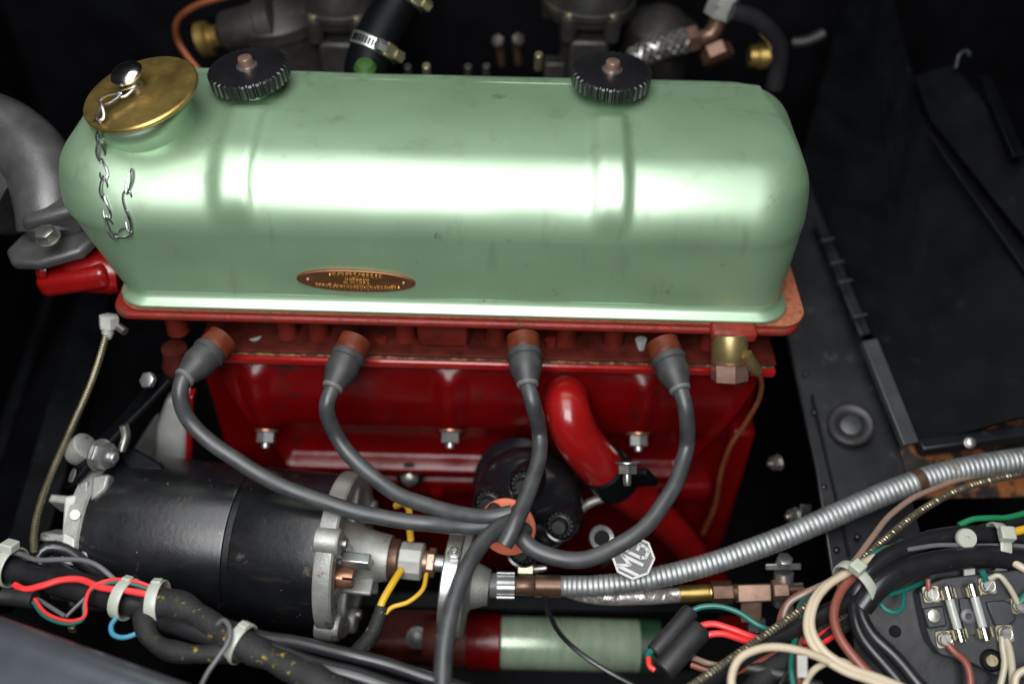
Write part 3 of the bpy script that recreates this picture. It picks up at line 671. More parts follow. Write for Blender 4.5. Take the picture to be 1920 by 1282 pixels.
# ================================================================ distributor
dc = V((13.0, -66.9, -128.0)); da = nrm((-0.27, -0.78, 0.56))
ds = thing('distributor', 'black bakelite distributor with orange disc amid the ignition leads', 'distributor', dc - da * 60)
e1, e2, _ = frame(da, (1, 0, 0))
m = M(); m.lathe([(30, -70), (34, -40), (37, -14), (41, -11), (41, -3), (40, 0), (38.5, 4), (35, 8), (17, 24), (14, 28), (13, 33)], dc, da, n=64); m.build('cap', 'black_bakelite', ds, sharp=45)
m = M()
m.lathe([(28, -40), (35, -20), (37, -8), (34, 0), (26, 5), (14, 8)], dc - da * 22 + V((-14, 6, 8)), nrm((-.3, -.5, .75)), n=48); m.build('vacuum_housing', 'black_bakelite', ds)
tower_px = [(17.4, -56.6, -108.0), (-14.2, -79.5, -112.0), (38.2, -93.5, -114.0), (5.9, -118.7, -124.0)]
for p in tower_px:
    p = V(p); q = dc + (p - dc) - da * (p - dc).dot(da)
    m = M(); m.lathe([(14, 6), (13, 16), (12.6, 24), (11.8, 26), (10.4, 25.4), (10.2, 22), (9, 21)], q, da, n=32); tw = m.build('tower', 'black_bakelite', ds)
    m = M()
    for k in range(16):
        a = 2 * math.pi * k / 16
        m.lathe([(1.3, 19), (1.3, 24.2), (.7, 24.8)], q + (e1 * math.cos(a) + e2 * math.sin(a)) * 8.4, da, n=6)
    m.lathe([(7.4, 18), (7.4, 23.6), (6, 24.6), (5.6, 20)], q, da, n=20)
    m.build('knurled_insert', 'rubber', tw)
    M().tube([q + da * 20, q + da * 30], 4.9, n=14).build('terminal_stub', 'rubber', tw)
dq = dc + da * 40
m = M(); m.lathe([(19, 0), (20.2, .6), (20.6, 2.2), (20, 3.6), (18.6, 4.2), (6, 4.0), (.2, 4.0)], dq - e1 * 1.5 + V((0, -2, -3)), da, n=56); m.build('orange_disc', 'orange_rubber', ds)
m = M(); m.lathe([(11, -14), (11, 0)], dq, da, n=32); m.build('centre_neck', 'black_bakelite', ds)
for p in ((-9, 8), (8, 9), (9, -7), (-8, -9), (0, 0)):
    M().lathe([(5.6, 3.6), (5.4, 7), (4.6, 9)], dq + e1 * (p[0] - 1.5) + e2 * p[1], da, n=20).build('lead_grip', 'rubber', ds)
m = M(); m.box(V((44.0, -66.7, -112.0)), e1 * 2.2 + e2 * 1.0, e2 * 7 - e1 * 3.5, da * 1.2); m.build('spring_clip', 'steel', ds, bevel=.5)
m = M(); m.box(V((14.0, -108.8, -150.0)), (6, 0, 0), (0, 3, 2), (0, -2, 4)); m.build('terminal_post', 'zinc_gold', ds, bevel=1)
m = M(); m.lathe([(3, 0), (2.4, 6), (1.6, 9)], (20.8, -110.2, -146.0), (.85, -.1, .3), n=12); m.build('terminal_screw', 'steel', ds)

# vacuum pipe seen behind the cap
m = M(); m.tube([(45.4, -76.4, -140.0), (57.3, -60.6, -138.0), (71.6, -53.7, -136.0), (91.9, -53.6, -138.0)], 3.4, n=12)
o = m.build('vacuum_pipe', 'braid_steel'); tag(o, 'thin silver pipe arching right of the distributor cap', 'pipe')

# ================================================================ breather pipe with clamp
bp = thing('breather_pipe', 'bright red breather elbow pipe beside the distributor', 'pipe', (172.9, -25.0, -267.5))
pts = [(43.3, 2.0, -85.4), (40.1, -22.0, -61.1), (40.2, -38.0, -56.0), (47.2, -48.0, -70.0), (60.2, -50.0, -91.6), (83.2, -46.0, -126.6), (110.3, -40.0, -163.9), (140.7, -34.0, -211.3), (175.3, -30.0, -272.2), (215.7, -28.0, -350.6)]
m = M(); m.tube([V(p) for p in pts], 16.5, n=32, step=3, rfun=lambda s, t: 16.5 if t < .43 else 13.5); m.build('pipe', 'engine_red_bright', bp)
sn0 = spline([V(p) for p in pts[4:6]], 2); cdir = (sn0[-1] - sn0[0]).normalized(); cpos = V((75.1, -48.0, -113.4))
m = M(); m.lathe([(17.6, -13), (18.6, -12), (18.6, 12), (17.6, 13), (15, 13)], cpos, cdir, n=36)
cm = m.build('hose_clamp', 'black_paint', bp)
e1, e2, _ = frame(cdir, (0.35, -.3, .9))
m = M(); m.box(cpos + e1 * 21 + V((4, -6, 2)), e1 * 9, e2 * 3.2, cdir * 10); m.build('clamp_ear', 'black_paint', cm, bevel=2)
bolt(cm, (81.1, -76.0, -64.4), (0.02, -.75, -.66), 7, 7, 'steel', name='clamp_nut', stud=8)

# ================================================================ oil feed union at the right end of the head
un = thing('oil_feed_union', 'pale brass union with copper hexagon bolt under cover corner', 'pipe union', (151.1, -30.0, -16.8))
ua = nrm((0.06, -.55, -.83)); up = V((151.0, -10.0, -7.6))
m = M(); m.lathe([(12, -3), (12.6, 0), (12.6, 14), (12, 15.6), (10, 16)], up, ua, n=36); m.build('banjo', 'brass_pale', un)
m = M(); m.lathe([(12.8, 15.4), (12.8, 17)], up, ua, n=32); m.build('washer', 'copper_brown', un)
bolt(un, up + ua * 16.5, ua, 13, 14, 'fitting_pink', name='banjo_bolt', washer=False)
m = M(); m.tube([(160.8, -22.0, -11.0), (166.5, -24.0, -19.2), (171.2, -22.0, -26.3)], 4.6, n=14); m.build('outlet_arm', 'brass_pale', un)
m = M(); m.tube([(169.5, -22.0, -25.3), (177.2, -20.0, -37.9), (179.8, -20.0, -56.2), (174.8, -22.0, -80.3), (167.3, -24.0, -105.8), (164.9, -26.0, -135.7), (166.8, -28.0, -177.9), (163.2, -28.0, -215.2)], 1.9, n=10); m.build('feed_pipe', 'copper_pipe', un)

# ================================================================ dynamo
D0, D1 = V((-304.3, -81.3, -152.0)), V((-116.4, -100.5, -148.0))
dx = (D1 - D0).normalized(); DL = (D1 - D0).length
dy = thing('dynamo', 'black cylindrical dynamo with cast aluminium end plates', 'dynamo', D0.lerp(D1, .5) - V((0, 0, 62)))
e1, e2, _ = frame(dx, (0, 0, 1))   # e1 up, e2 away from or towards the camera
if e2.y > 0: e2 = -e2
DR = 57.0
gx = DL * .63
m = M(); m.lathe([(DR - 3, 14), (DR, 16), (DR, gx - 4), (DR - .4, gx - 2.6), (DR - 1.6, gx - 2), (DR - 1.6, gx + 2), (DR - .4, gx + 2.6), (DR, gx + 4), (DR, DL - 8), (DR - 2, DL - 6)], D0, dx, n=96); m.build('yoke', 'dynamo_black', dy)
m = M(); m.lathe([(DR - 4, DL - 8), (DR + 2, DL - 7.4), (DR + 2.6, DL - 6), (DR + 2.6, DL + 4), (DR + 1.4, DL + 5.4), (DR - 7, DL + 5.6), (DR - 10, DL + 1), (DR - 14, DL - 2)], D0, dx, n=80)
ep = m.build('end_plate', 'aluminium', dy, bevel=0)
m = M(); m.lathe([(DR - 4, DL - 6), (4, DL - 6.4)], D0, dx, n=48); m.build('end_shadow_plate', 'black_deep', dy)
for a in (20, 75, 130, 190, 250, 305):
    t = R(a); dirv = e1 * math.cos(t) + e2 * math.sin(t)
    m = M(); m.box(D0 + dx * (DL + 1) + dirv * (DR * .58), dirv * DR * .36, dx.cross(dirv) * 6.5, dx * 4); m.build('spoke', 'aluminium', dy, bevel=2, bseg=3)
for a in (100, 152, 25, 250):
    t = R(a); dirv = e1 * math.cos(t) + e2 * math.sin(t)
    m = M(); m.lathe([(8.6, -9), (9.4, -8), (9.6, 6), (8.4, 8), (6, 8.4)], D0 + dx * DL + dirv * (DR - 2.5), dx, n=24); lg = m.build('lug', 'aluminium', dy)
    if a != 100: M().lathe([(4, 8), (4, 11), (3, 12)], D0 + dx * DL + dirv * (DR - 8), dx, n=14).build('lug_screw', 'steel', lg)
m = M(); m.lathe([(27, -4), (24, 4), (19.5, 14), (17.5, 26), (16.5, 33)], D0 + dx * DL, dx, n=40); m.build('bearing_boss', 'aluminium', dy)
for a in (45, 100, 150):
    t = R(a); dirv = e1 * math.cos(t) + e2 * math.sin(t)
    m = M(); m.box(D0 + dx * (DL + 12) + dirv * 20, dirv * 9, dx.cross(dirv) * 2.2, dx * 12); m.build('boss_fin', 'aluminium', dy, bevel=1.2)
sq = D0 + dx * (DL + 4) + e1 * 22 + e2 * 33
screw(dy, sq, dx, 7, 12, 'copper_brown', name='terminal_screw')
m = M(); m.box(D0 + dx * (DL + 16) + e1 * 27 + e2 * 22, dx * 10, e1 * 5, e2 * 4); m.build('terminal_block', 'zinc', dy, bevel=1)
# left end bracket
m = M(); m.lathe([(DR - 3, 4), (DR + 1.5, 5), (DR + 1.5, 15), (DR, 16.5), (DR - 5, 17)], D0, dx, n=64); m.build('front_plate', 'aluminium', dy)
for a in (15, 42, 68, 95, 125):
    t = R(a); dirv = e1 * math.cos(t) + e2 * math.sin(t)
    m = M(); m.box(D0 + dx * 0 + dirv * (DR - 9), dirv * 10, dx.cross(dirv) * 3, dx * 12); m.build('plate_rib', 'aluminium', dy, bevel=1.5)

# drive from the end of the dynamo
tg = thing('tachometer_drive', 'small gearbox with round zinc flange on the dynamo end', 'gearbox', (-35.9, -151.3, -165.0))
T0, T1 = D0 + dx * (DL + 31), V((-32.6, -122.7, -142.0))
m = M(); m.lathe([(14, 0), (14.4, 1), (14.4, 8), (13.6, 9)], T0, dx, n=32); m.build('collar', 'fitting_brown', tg)
m = M(); m.hexa(T0 + dx * 9, dx, 13.6, 17, n=10); m.build('hexagon_collar', 'aluminium_pale', tg)
m = M(); m.lathe([(8, 25), (8, 30)], T0, dx, n=24).hexa(T0 + dx * 29, dx, 10.5, 6); m.build('lock_nut', 'fitting_pink', tg)
m = M(); m.lathe([(6, 34), (6, 58)], T0, dx, n=20); m.build('spindle', 'zinc', tg)
FA = nrm((0.97, -.10, -.02)); FC = V((-37.4, -120.9, -150.0))
pts2 = []
fe1, fe2, _ = frame(FA, (0, 0, 1))
m = M(); m.lathe([(35, -6), (36.4, -5), (36.4, 4), (35.6, 5)], FC, FA, n=64); m.build('flange', 'zinc', tg)
m = M(); m.lathe([(36.2, 5.6), (37, 6.2), (37, 10), (36, 11), (22, 12), (17, 14), (14, 22), (12.6, 26)], FC, FA, n=64); m.build('flange_cover', 'aluminium', tg)
bolt(tg, FC + fe1 * 33 + FA * 1, fe1, 5, 5.5, 'zinc', stud=2.5, name='flange_bolt')
m = M(); m.abox(-8, 8, -6, 6, -8, 8)
G0, G1 = V((-25.9, -122.3, -150.0)), V((39.6, -121.2, -150.0)); gd = (G1 - G0).normalized()
GL = (G1 - G0).length
m = M(); m.lathe([(11, 0), (9.4, GL * .08), (8.6, GL * .2), (8, GL * .22)], G0, gd, n=32); m.build('outlet_neck', 'zinc_gold', tg)
m = M(); m.lathe([(8.8, GL * .22), (8.8, GL * .3)], G0, gd, n=32); m.build('grey_ring', 'rubber_ring', tg)
m = M()
poly = []
for k in range(18):
    for da_, rr in ((-.3, 9.6), (.3, 9.6), (.5, 8.6)): poly.append((rr * math.cos(2 * math.pi * (k + da_) / 18), rr * math.sin(2 * math.pi * (k + da_) / 18)))
m.prism(poly, G0 + gd * GL * .30, gd, GL * .19); m.build('knurled_nut', 'zinc', tg)
m = M(); m.lathe([(6.4, GL * .49), (6.8, GL * .5), (6.8, GL * .70), (6.4, GL * .71)], G0, gd, n=32); m.build('brown_sleeve', 'fitting_brown', tg)
m = M(); m.lathe([(7.4, GL * .71), (7.9, GL * .72), (7.9, GL * .99), (7.2, GL)], G0, gd, n=12); m.build('brown_ferrule', 'fitting_brown', tg)

# ---- galvanised flexible conduit
cd = thing('flexible_conduit', 'ribbed galvanised conduit sweeping up to the right edge', 'conduit', (137.2, -108.6, -160.0))
CP = [G1 - gd * 6, G1 + gd * 4, V((61.4, -122.4, -147.0)), V((95.2, -120.1, -142.0)), V((140.4, -111.6, -134.0)), V((189.5, -98.1, -122.0)), V((231.5, -83.8, -110.0)), V((270.3, -69.8, -100.0)), V((310.7, -56.4, -94.0)), V((350.5, -48.5, -90.0)), V((403.6, -39.4, -88.0))]
pitch = 3.7
def ribf(s, t):
    ph = (s / pitch) % 1.0; q = math.sin(int(s / pitch) * 12.9898) * 43758.5; q -= math.floor(q)
    return (7.3 + 1.7 * t + .16 * q) * (1.0 - (0.07 + .05 * q if ph > .82 else 0.018 * (1 - math.sin(math.pi * min(1, ph / .82)))))
m = M(); m.tube(CP, 7.5, n=28, step=pitch / 9, rfun=ribf); m.build('ribbed_tube', 'galvanised', cd, sharp=70)
cs = spline(CP, 1.0)
k = min(range(len(cs)), key=lambda i: (cs[i] - V((295.3, -62.3, -97.0))).length)
m = M(); m.tube(cs[k - 3:k + 4], 8.9, n=28, smooth=False); m.build('worn_band', 'fitting_brown', cd)['label'] = 'short brown stained band on the conduit'

# ---- braided hose with tee fitting
bh = thing('braided_hose', 'silver braided hose with brass ferrule beneath the conduit', 'hose', (90.2, -118.4, -165.0))
HP = [V((36.0, -108.8, -166.0)), V((49.1, -119.1, -160.0)), V((65.9, -124.8, -157.0)), V((96.4, -124.9, -156.0)), V((127.3, -121.9, -156.0))]
m = M(); m.tube(HP, 4.6, n=14); m.build('core', 'braid_core', bh)
m = M()
for k in range(10):
    m.helix(HP, 4.9, .62, 18, n=5, per=22, turns_phase=2 * math.pi * k / 10, sign=1)
    m.helix(HP, 4.9, .62, 18, n=5, per=22, turns_phase=2 * math.pi * k / 10, sign=-1)
m.build('braid', 'braid_steel', bh)
ha, hb = V((124.3, -121.5, -156.0)), V((203.7, -118.5, -152.0)); hdv = (hb - ha).normalized()
m = M(); m.lathe([(5, 0), (6.2, .6), (6.2, 21), (5.6, 21.6), (5.9, 22.2), (5.9, 23)], ha, hdv, n=28); m.build('brass_ferrule', 'brass', bh)
tf = thing('tee_fitting', 'pinkish brass tee fitting with hexagon nuts below the conduit', 'pipe fitting', (177.4, -130.5, -165.0))
m = M(); m.hexa(ha + hdv * 23.5, hdv, 8.2, 15); m.build('left_nut', 'fitting_brown', tf)
m = M(); m.lathe([(5.6, 38), (5.6, 44)], ha, hdv, n=20); m.build('thread', 'fitting_brown', tf)
tp = V((175.4, -120.8, -154.0))
m = M(); m.box(tp + hdv * 2, hdv * 12, (0, 5.4, 3), (0, -3, 5.4)); m.build('body', 'fitting_pink', tf, bevel=1)
m = M(); m.box(V((176.9, -125.3, -160.0)), hdv * 7.6, (0, 5, 4), (0, -4.8, -6)); m.build('branch', 'fitting_pink', tf, bevel=1)
m = M(); m.hexa(V((191.2, -118.7, -153.0)), hdv, 7.4, 11); m.build('right_nut', 'fitting_pink', tf)
m = M(); m.lathe([(3, 0), (3, 12)], V((202.2, -117.6, -153.0)), hdv, n=14); m.build('pipe_stub', 'fitting_brown', tf)
m = M(); m.hexa(V((182.6, -128.6, -174.0)), (0, -.6, -.8), 7, 9); m.build('lower_nut', 'zinc', tf)
br = thing('pipe_bracket', 'bright zinc bracket with hexagon bolt behind the tee fitting', 'bracket', (203.0, -128.3, -175.0))
m = M(); m.slab([(187.3, -104.2, -142.0), (212.9, -103.0, -142.0), (213.4, -105.3, -146.0), (187.8, -106.1, -146.0)], 1.6); m.build('plate', 'zinc', br, bevel=.4)
m = M(); m.lathe([(7, 0), (7, 22), (6, 26)], V((202.0, -104.9, -150.0)), (0, -.55, -.84), n=24); m.build('spacer', 'zinc', br)
bolt(br, (200.2, -102.9, -142.0), (0, .1, 1), 5.8, 6, 'zinc', washer=False)
m = M(); m.slab([(200.3, -108.9, -160.0), (217.8, -107.1, -160.0), (217.8, -109.4, -162.0), (200.4, -110.8, -162.0)], 1.5); m.build('lower_plate', 'zinc', br, bevel=.4)
m = M(); m.slab([(202.6, -114.9, -172.0), (212.5, -112.4, -172.0), (211.2, -130.5, -182.0), (202.1, -132.9, -182.0)], 2); m.build('leg', 'zinc', br, bevel=.5)
# small fixings on the dark flank right of the block
for (p, ax_, lab) in (((201.8, -30.0, -118.0), (-1, -.3, .1), 'small zinc bolt left of the shelf, below the grommet'), ((213.5, -63.9, -138.0), (-.9, -.3, .2), 'short brass-coloured stud left of the shelf above conduit'), ((193.4, 24.4, -62.0), (-.8, -.3, .3), 'tiny dull bolt in the dark gap right of brass union')):
    t = thing('fixing_bolt', lab, 'bolt', p)
    bolt(t, V(p) + V(ax_) * -4, ax_, 5.2, 6, 'steel' if 'tiny' not in lab else 'cast_grey', stud=3, name='head')
m = M(); m.slab([(217.5, -60.3, -128.0), (226.3, -60.1, -128.0), (226.4, -73.1, -140.0), (218.9, -73.3, -140.0)], 2)
o = m.build('clip_plate', 'black_rail', bevel=.6); tag(o, 'small grey-black upright clip beside the stud above conduit', 'clip')

# ================================================================ octagon badge on the dipstick
oc = V((87.0, -120.6, -112.0)); oa = nrm((-.05, -.60, .80))
db = thing('dipstick', 'silver octagonal badge with two raised letters on the dipstick', 'dipstick', oc - oa * 6)
e1, e2, _ = frame(oa, (1, 0, 0))
if e2.y < 0: e2 = -e2          # e1 right, e2 up on the face
rot = R(66)
tx, ty = e1 * math.cos(rot) + e2 * math.sin(rot), -e1 * math.sin(rot) + e2 * math.cos(rot)   # reading direction, letter up
octp = lambda r: [(r * math.cos(R(45 * k + 22.5)), r * math.sin(R(45 * k + 22.5))) for k in range(8)]
def flat(pts, h): return [oc + tx * x + ty * y + oa * h for x, y in pts]
m = M(); m.ring_skin([flat(octp(14.6), -3), flat(octp(15.2), -2.2), flat(octp(15.2), 0), flat(octp(14.8), .4)]); pl = m.build('plate', 'badge_face', db, sharp=25)
m = M()
oo = octp(14.2)
for i in range(8):
    a, b = V(flat([oo[i]], .6)[0]), V(flat([oo[(i + 1) % 8]], .6)[0]); dd = (b - a).normalized()
    m.box((a + b) / 2, (b - a) * .51, oa.cross(dd) * .75, oa * 1.0)
m.build('raised_border', 'badge_letter', pl)
def stroke(mm, pts, wd=1.1, hh=1.7):
    for a, b in zip(pts, pts[1:]):
        p, q = V(flat([a], .5)[0]), V(flat([b], .5)[0]); dd = (q - p).normalized()
        mm.box((p + q) / 2, dd * ((q - p).length / 2 + wd * .6), oa.cross(dd) * wd, oa * hh)
m = M(); stroke(m, [(-9.6, -7.6), (-9.6, 7.6), (-5.6, 0), (-1.8, 7.6), (-1.8, -7.6)]); m.build('letter_m', 'badge_letter', pl)
m = M(); stroke(m, [(9.8, 4.4), (8, 7.6), (3.6, 7.6), (1.9, 4.6), (1.9, -4.6), (3.6, -7.6), (8, -7.6), (9.8, -4.6), (9.8, -.4), (6, -.4)]); m.build('letter_g', 'badge_letter', pl)
m = M(); m.tube([oc - oa * 2, oc - oa * 30 + V((0, 20, -20)), oc + V((-10, 50, -90))], 2.2, n=10); m.build('rod', 'steel', db)
rg = V((67.7, -96.7, -125.0))
m = M(); m.lathe([(5.2, 0), (5.6, 2), (8.6, 3), (9.0, 1.4), (9.2, -3)], rg, nrm((0, -.62, .78)), n=32)
o = m.build('dipstick_collar', 'zinc')
M().lathe([(5.4, 2.2), (5.0, 2.6), (.2, 2.6)], rg, nrm((0, -.62, .78)), n=24).build('bore_shade_disc', 'black_deep', o)  # black disc painted in for the shade inside the collar
tag(o, 'small chrome ring collar left of the octagon badge', 'collar')

# ================================================================ low down: starter canister and rail
cn = thing('starter_motor', 'dull green cylindrical starter motor low at the bottom centre', 'starter motor', (54.2, -120.8, -275.0))
c0, c1 = V((-3.0, -117.1, -240.0)), V((114.0, -117.0, -240.0)); cv = (c1 - c0).normalized(); CL = (c1 - c0).length
m = M(); m.lathe([(19, 0), (20.4, 1), (20.4, CL * .92), (20, CL * .925)], c0, cv, n=48); m.build('body', 'canister_green', cn)
m = M(); m.lathe([(20.8, CL * .92), (20.8, CL * 1.06), (17, CL * 1.08)], c0, cv, n=48); m.build('end_cap', 'canister_dark', cn)
m = M(); m.lathe([(21.5, -26), (22, -25), (22, -1), (21, 0)], c0, cv, n=48); m.build('red_flange', 'engine_red', cn)
m = M(); m.lathe([(16, -60), (20, -50), (20, -26)], c0, cv, n=36); m.build('nose', 'head_recess', cn)
cr_ = thing('cross_rail', 'black chassis bar running under the dynamo drive', 'rail', (42.1, -104.6, -205.0))
m = M(); m.slab([(-127.1, -95.7, -205.0), (187.1, -94.3, -205.0), (187.4, -104.2, -215.0), (-126.5, -106.9, -215.0)], 14); m.build('bar', 'black_paint', cr_, bevel=3)
m = M(); m.slab([(-161.9, -127.7, -260.0), (234.7, -126.5, -260.0), (235.2, -146.8, -280.0), (-160.9, -148.8, -280.0)], 14); m.build('lower_bar', 'black_paint', cr_, bevel=3)
sm_ = thing('sump_casting', 'dim dark red casting low behind the dynamo end', 'engine casting', (-65.2, -90.4, -290.0))
m = M(); m.box(V((-63.3, -99.2, -265.0)), (44, 0, 0), (0, 22, 0), (0, 0, 22)); m.build('casting', 'head_recess', sm_, bevel=7, bseg=4)
bolt(sm_, (-68.4, -115.3, -240.0), (0, -.6, .8), 7, 6, 'cast_grey')
m = M(); m.hexa((-44.1, -123.4, -228.0), (0, -.2, 1), 8, 14); m.build('brown_plug', 'copper_brown', sm_)
tw_ = M(); tw_.tube([(28.1, -128.8, -150.0), (31.8, -134.7, -165.0), (41.2, -140.1, -185.0), (56.3, -149.0, -195.0), (75.5, -159.4, -200.0), (97.6, -171.7, -200.0)], 1.9, n=8)
o = tw_.build('thin_wire', 'vinyl_black'); tag(o, 'thin black wire drooping across the green starter motor', 'wire')
yl = thing('yellow_wires', 'yellow wire pair with black taped sleeve beside dynamo end', 'wire', (-92.0, -171.0, -150.0))
m = M(); m.tube([(-74.5, -117.8, -140.0), (-79.3, -130.8, -138.0), (-84.2, -143.5, -138.0), (-85.9, -148.5, -140.0)], 2.6, n=10); m.build('thick_wire', 'wire_yellow', yl)
m = M(); m.tube([(-56.5, -117.8, -144.0), (-58.2, -132.0, -142.0), (-67.3, -141.9, -142.0), (-77.9, -146.3, -142.0), (-82.1, -151.3, -142.0)], 1.6, n=8); m.build('thin_wire', 'wire_yellow', yl)
m = M(); m.tube([(-81.0, -78.6, -118.0), (-74.2, -80.9, -112.0), (-70.8, -84.6, -112.0), (-69.6, -94.0, -120.0), (-68.8, -99.3, -130.0)], 2.5, n=10, step=1); m.build('upper_wire', 'wire_yellow', yl)
m = M(); m.tube([(-84.7, -146.8, -140.0), (-86.9, -155.8, -145.0), (-91.3, -165.1, -150.0), (-99.2, -174.4, -155.0)], 5.2, n=14, rfun=lambda s, t: 4.4 + 2 * t); m.build('taped_sleeve', 'tape_cloth', yl)

# ================================================================ left of the dynamo: adjusting link, front plate, spring-guarded pipe
al = thing('adjusting_link', 'black slotted dynamo adjusting link with zinc nuts', 'bracket', (-302.8, -93.0, -100.0))
m = M()
lp = [V((-308.8, -86.8, -98.0)), V((-303.4, -73.4, -92.0)), V((-288.0, -50.1, -84.0)), V((-271.4, -25.8, -76.0)), V((-255.4, -5.0, -66.0))]
P = spline(lp, 3); F = frames_along(P)
wn = nrm((-.75, -.2, .62))
rings = []
for i, (p, a, b, T) in enumerate(F):
    sdv = wn.cross(T).normalized(); t = i / (len(F) - 1)
    hw = 12.5 * min(1, math.sqrt(max(0.02, t * 9))) if t < .11 else 12.5 + 4 * max(0, t - .5)
    rings.append([p + sdv * hw - wn * 2.4, p + sdv * hw + wn * 2.4, p - sdv * hw + wn * 2.4, p - sdv * hw - wn * 2.4])
m.ring_skin(rings); m.build('link', 'black_paint', al, bevel=1.2)
m = M(); sdv = wn.cross((lp[1] - lp[0]).normalized())
m.lathe([(5, 0), (5, 1.2)], V((-302.8, -81.1, -90.0)) + wn * 2, wn, n=24, ry=1.0); m.build('slot_end', 'zinc', al)
bolt(al, (-286.7, -70.7, -78.0), nrm((.93, -.32, .18)), 9.4, 8.5, 'zinc', stud=5, name='nut')
m = M(); m.lathe([(9, -16), (10, -14), (10, -3), (8, -2)], V((-299.7, -58.1, -82.0)), nrm((.75, .1, .6)), n=28); m.build('pivot_boss', 'aluminium', al)
bolt(al, (-262.6, -15.9, -60.0), nrm((-.3, -.5, .8)), 6, 5, 'zinc', name='upper_bolt', washer=False)
m = M(); m.tube([(-275.4, -62.0, -84.0), (-272.8, -53.9, -76.0), (-273.9, -50.1, -70.0)], 3.2, n=12); m.build('lever', 'steel', al)
m = M(); m.slab([(-289.9, -51.0, -92.0), (-271.2, -53.5, -90.0), (-250.0, -62.7, -96.0), (-245.0, -68.7, -98.0), (-272.2, -69.6, -98.0)], 8); m.build('black_lug', 'black_paint', al, bevel=3, bseg=3)
fp = thing('front_plate', 'pale grey painted engine front plate behind the adjusting link', 'plate', (-276.4, -10.0, -157.4))
m = M(); m.slab([(-258.6, -14.0, -83.7), (-240.4, -14.0, -77.2), (-261.3, -20.0, -175.1), (-288.4, -20.0, -176.3), (-272.2, -14.0, -113.4)], 14); m.build('plate', 'aluminium_pale', fp, bevel=4, bseg=3)
m = M(); m.slab([(-278.6, -4.0, -117.6), (-273.2, -4.0, -112.4), (-296.1, -6.0, -194.8), (-318.7, -6.0, -195.8), (-305.3, -4.0, -159.2)], 6); m.build('backing', 'aluminium', fp, bevel=2)
m = M(); m.slab([(-237.7, -20.0, -72.3), (-233.0, -20.0, -72.1), (-254.7, -24.0, -169.6), (-259.9, -24.0, -169.8)], 10); m.build('red_edge', 'engine_red_bright', fp, bevel=1)
bk = thing('dynamo_bracket', 'pale aluminium bracket standing at the left of dynamo', 'bracket', (-315.5, -110.7, -150.0))
m = M(); m.slab([(-307.5, -95.3, -94.0), (-299.5, -94.0, -93.0), (-292.4, -136.3, -116.0), (-302.4, -136.6, -116.0)], 8); m.build('face', 'aluminium_pale', bk, bevel=1.5)
m = M(); m.slab([(-300.1, -85.1, -92.0), (-293.9, -84.1, -90.0), (-285.5, -132.7, -118.0), (-290.6, -132.8, -118.0)], 10); m.build('rib', 'aluminium', bk, bevel=1.5)
m = M(); m.slab([(-291.4, -80.9, -88.0), (-278.5, -81.1, -86.0), (-279.7, -90.4, -92.0), (-289.5, -97.8, -96.0)], 10); m.build('web', 'aluminium', bk, bevel=2)
M().lathe([(3.5, 0), (3.5, 2.5)], V((-296.4, -107.0, -99.0)), (.1, -.5, .85), n=16).build('nib', 'steel', bk)
sg = thing('spring_guard_pipe', 'thin gauge pipe in gold-coloured spring guard at left', 'pipe', (-315.0, -137.0, -100.0))
GP = [V((-288.4, 1.6, -22.0)), V((-290.6, -6.6, -30.0)), V((-299.8, -25.4, -52.0)), V((-310.9, -51.2, -72.0)), V((-318.5, -78.6, -86.0)), V((-320.9, -104.7, -94.0)), V((-319.9, -122.3, -100.0)), V((-316.4, -134.8, -104.0))]
m = M(); m.tube(GP, 1.7, n=8); m.build('inner_pipe', 'braid_core', sg)
m = M(); m.helix(GP, 2.1, .62, 1.75, n=5, per=9); m.build('spring', 'zinc_gold', sg)
m = M(); m.hexa(V((-287.5, 5.3, -16.0)), (-.1, -.4, -.9), 7, 9); m.build('union_nut', 'aluminium_pale', sg)
m = M(); m.lathe([(4.6, 0), (4.2, 8), (2.6, 12)], V((-288.2, 2.9, -20.0)), (-.12, -.5, -.85), n=18); m.build('ferrule', 'aluminium_pale', sg)
m = M(); m.lathe([(3, 0), (3, 7)], V((-280.9, 0.8, -22.0)), (.8, -.5, -.2), n=12); m.build('side_screw', 'steel', sg)

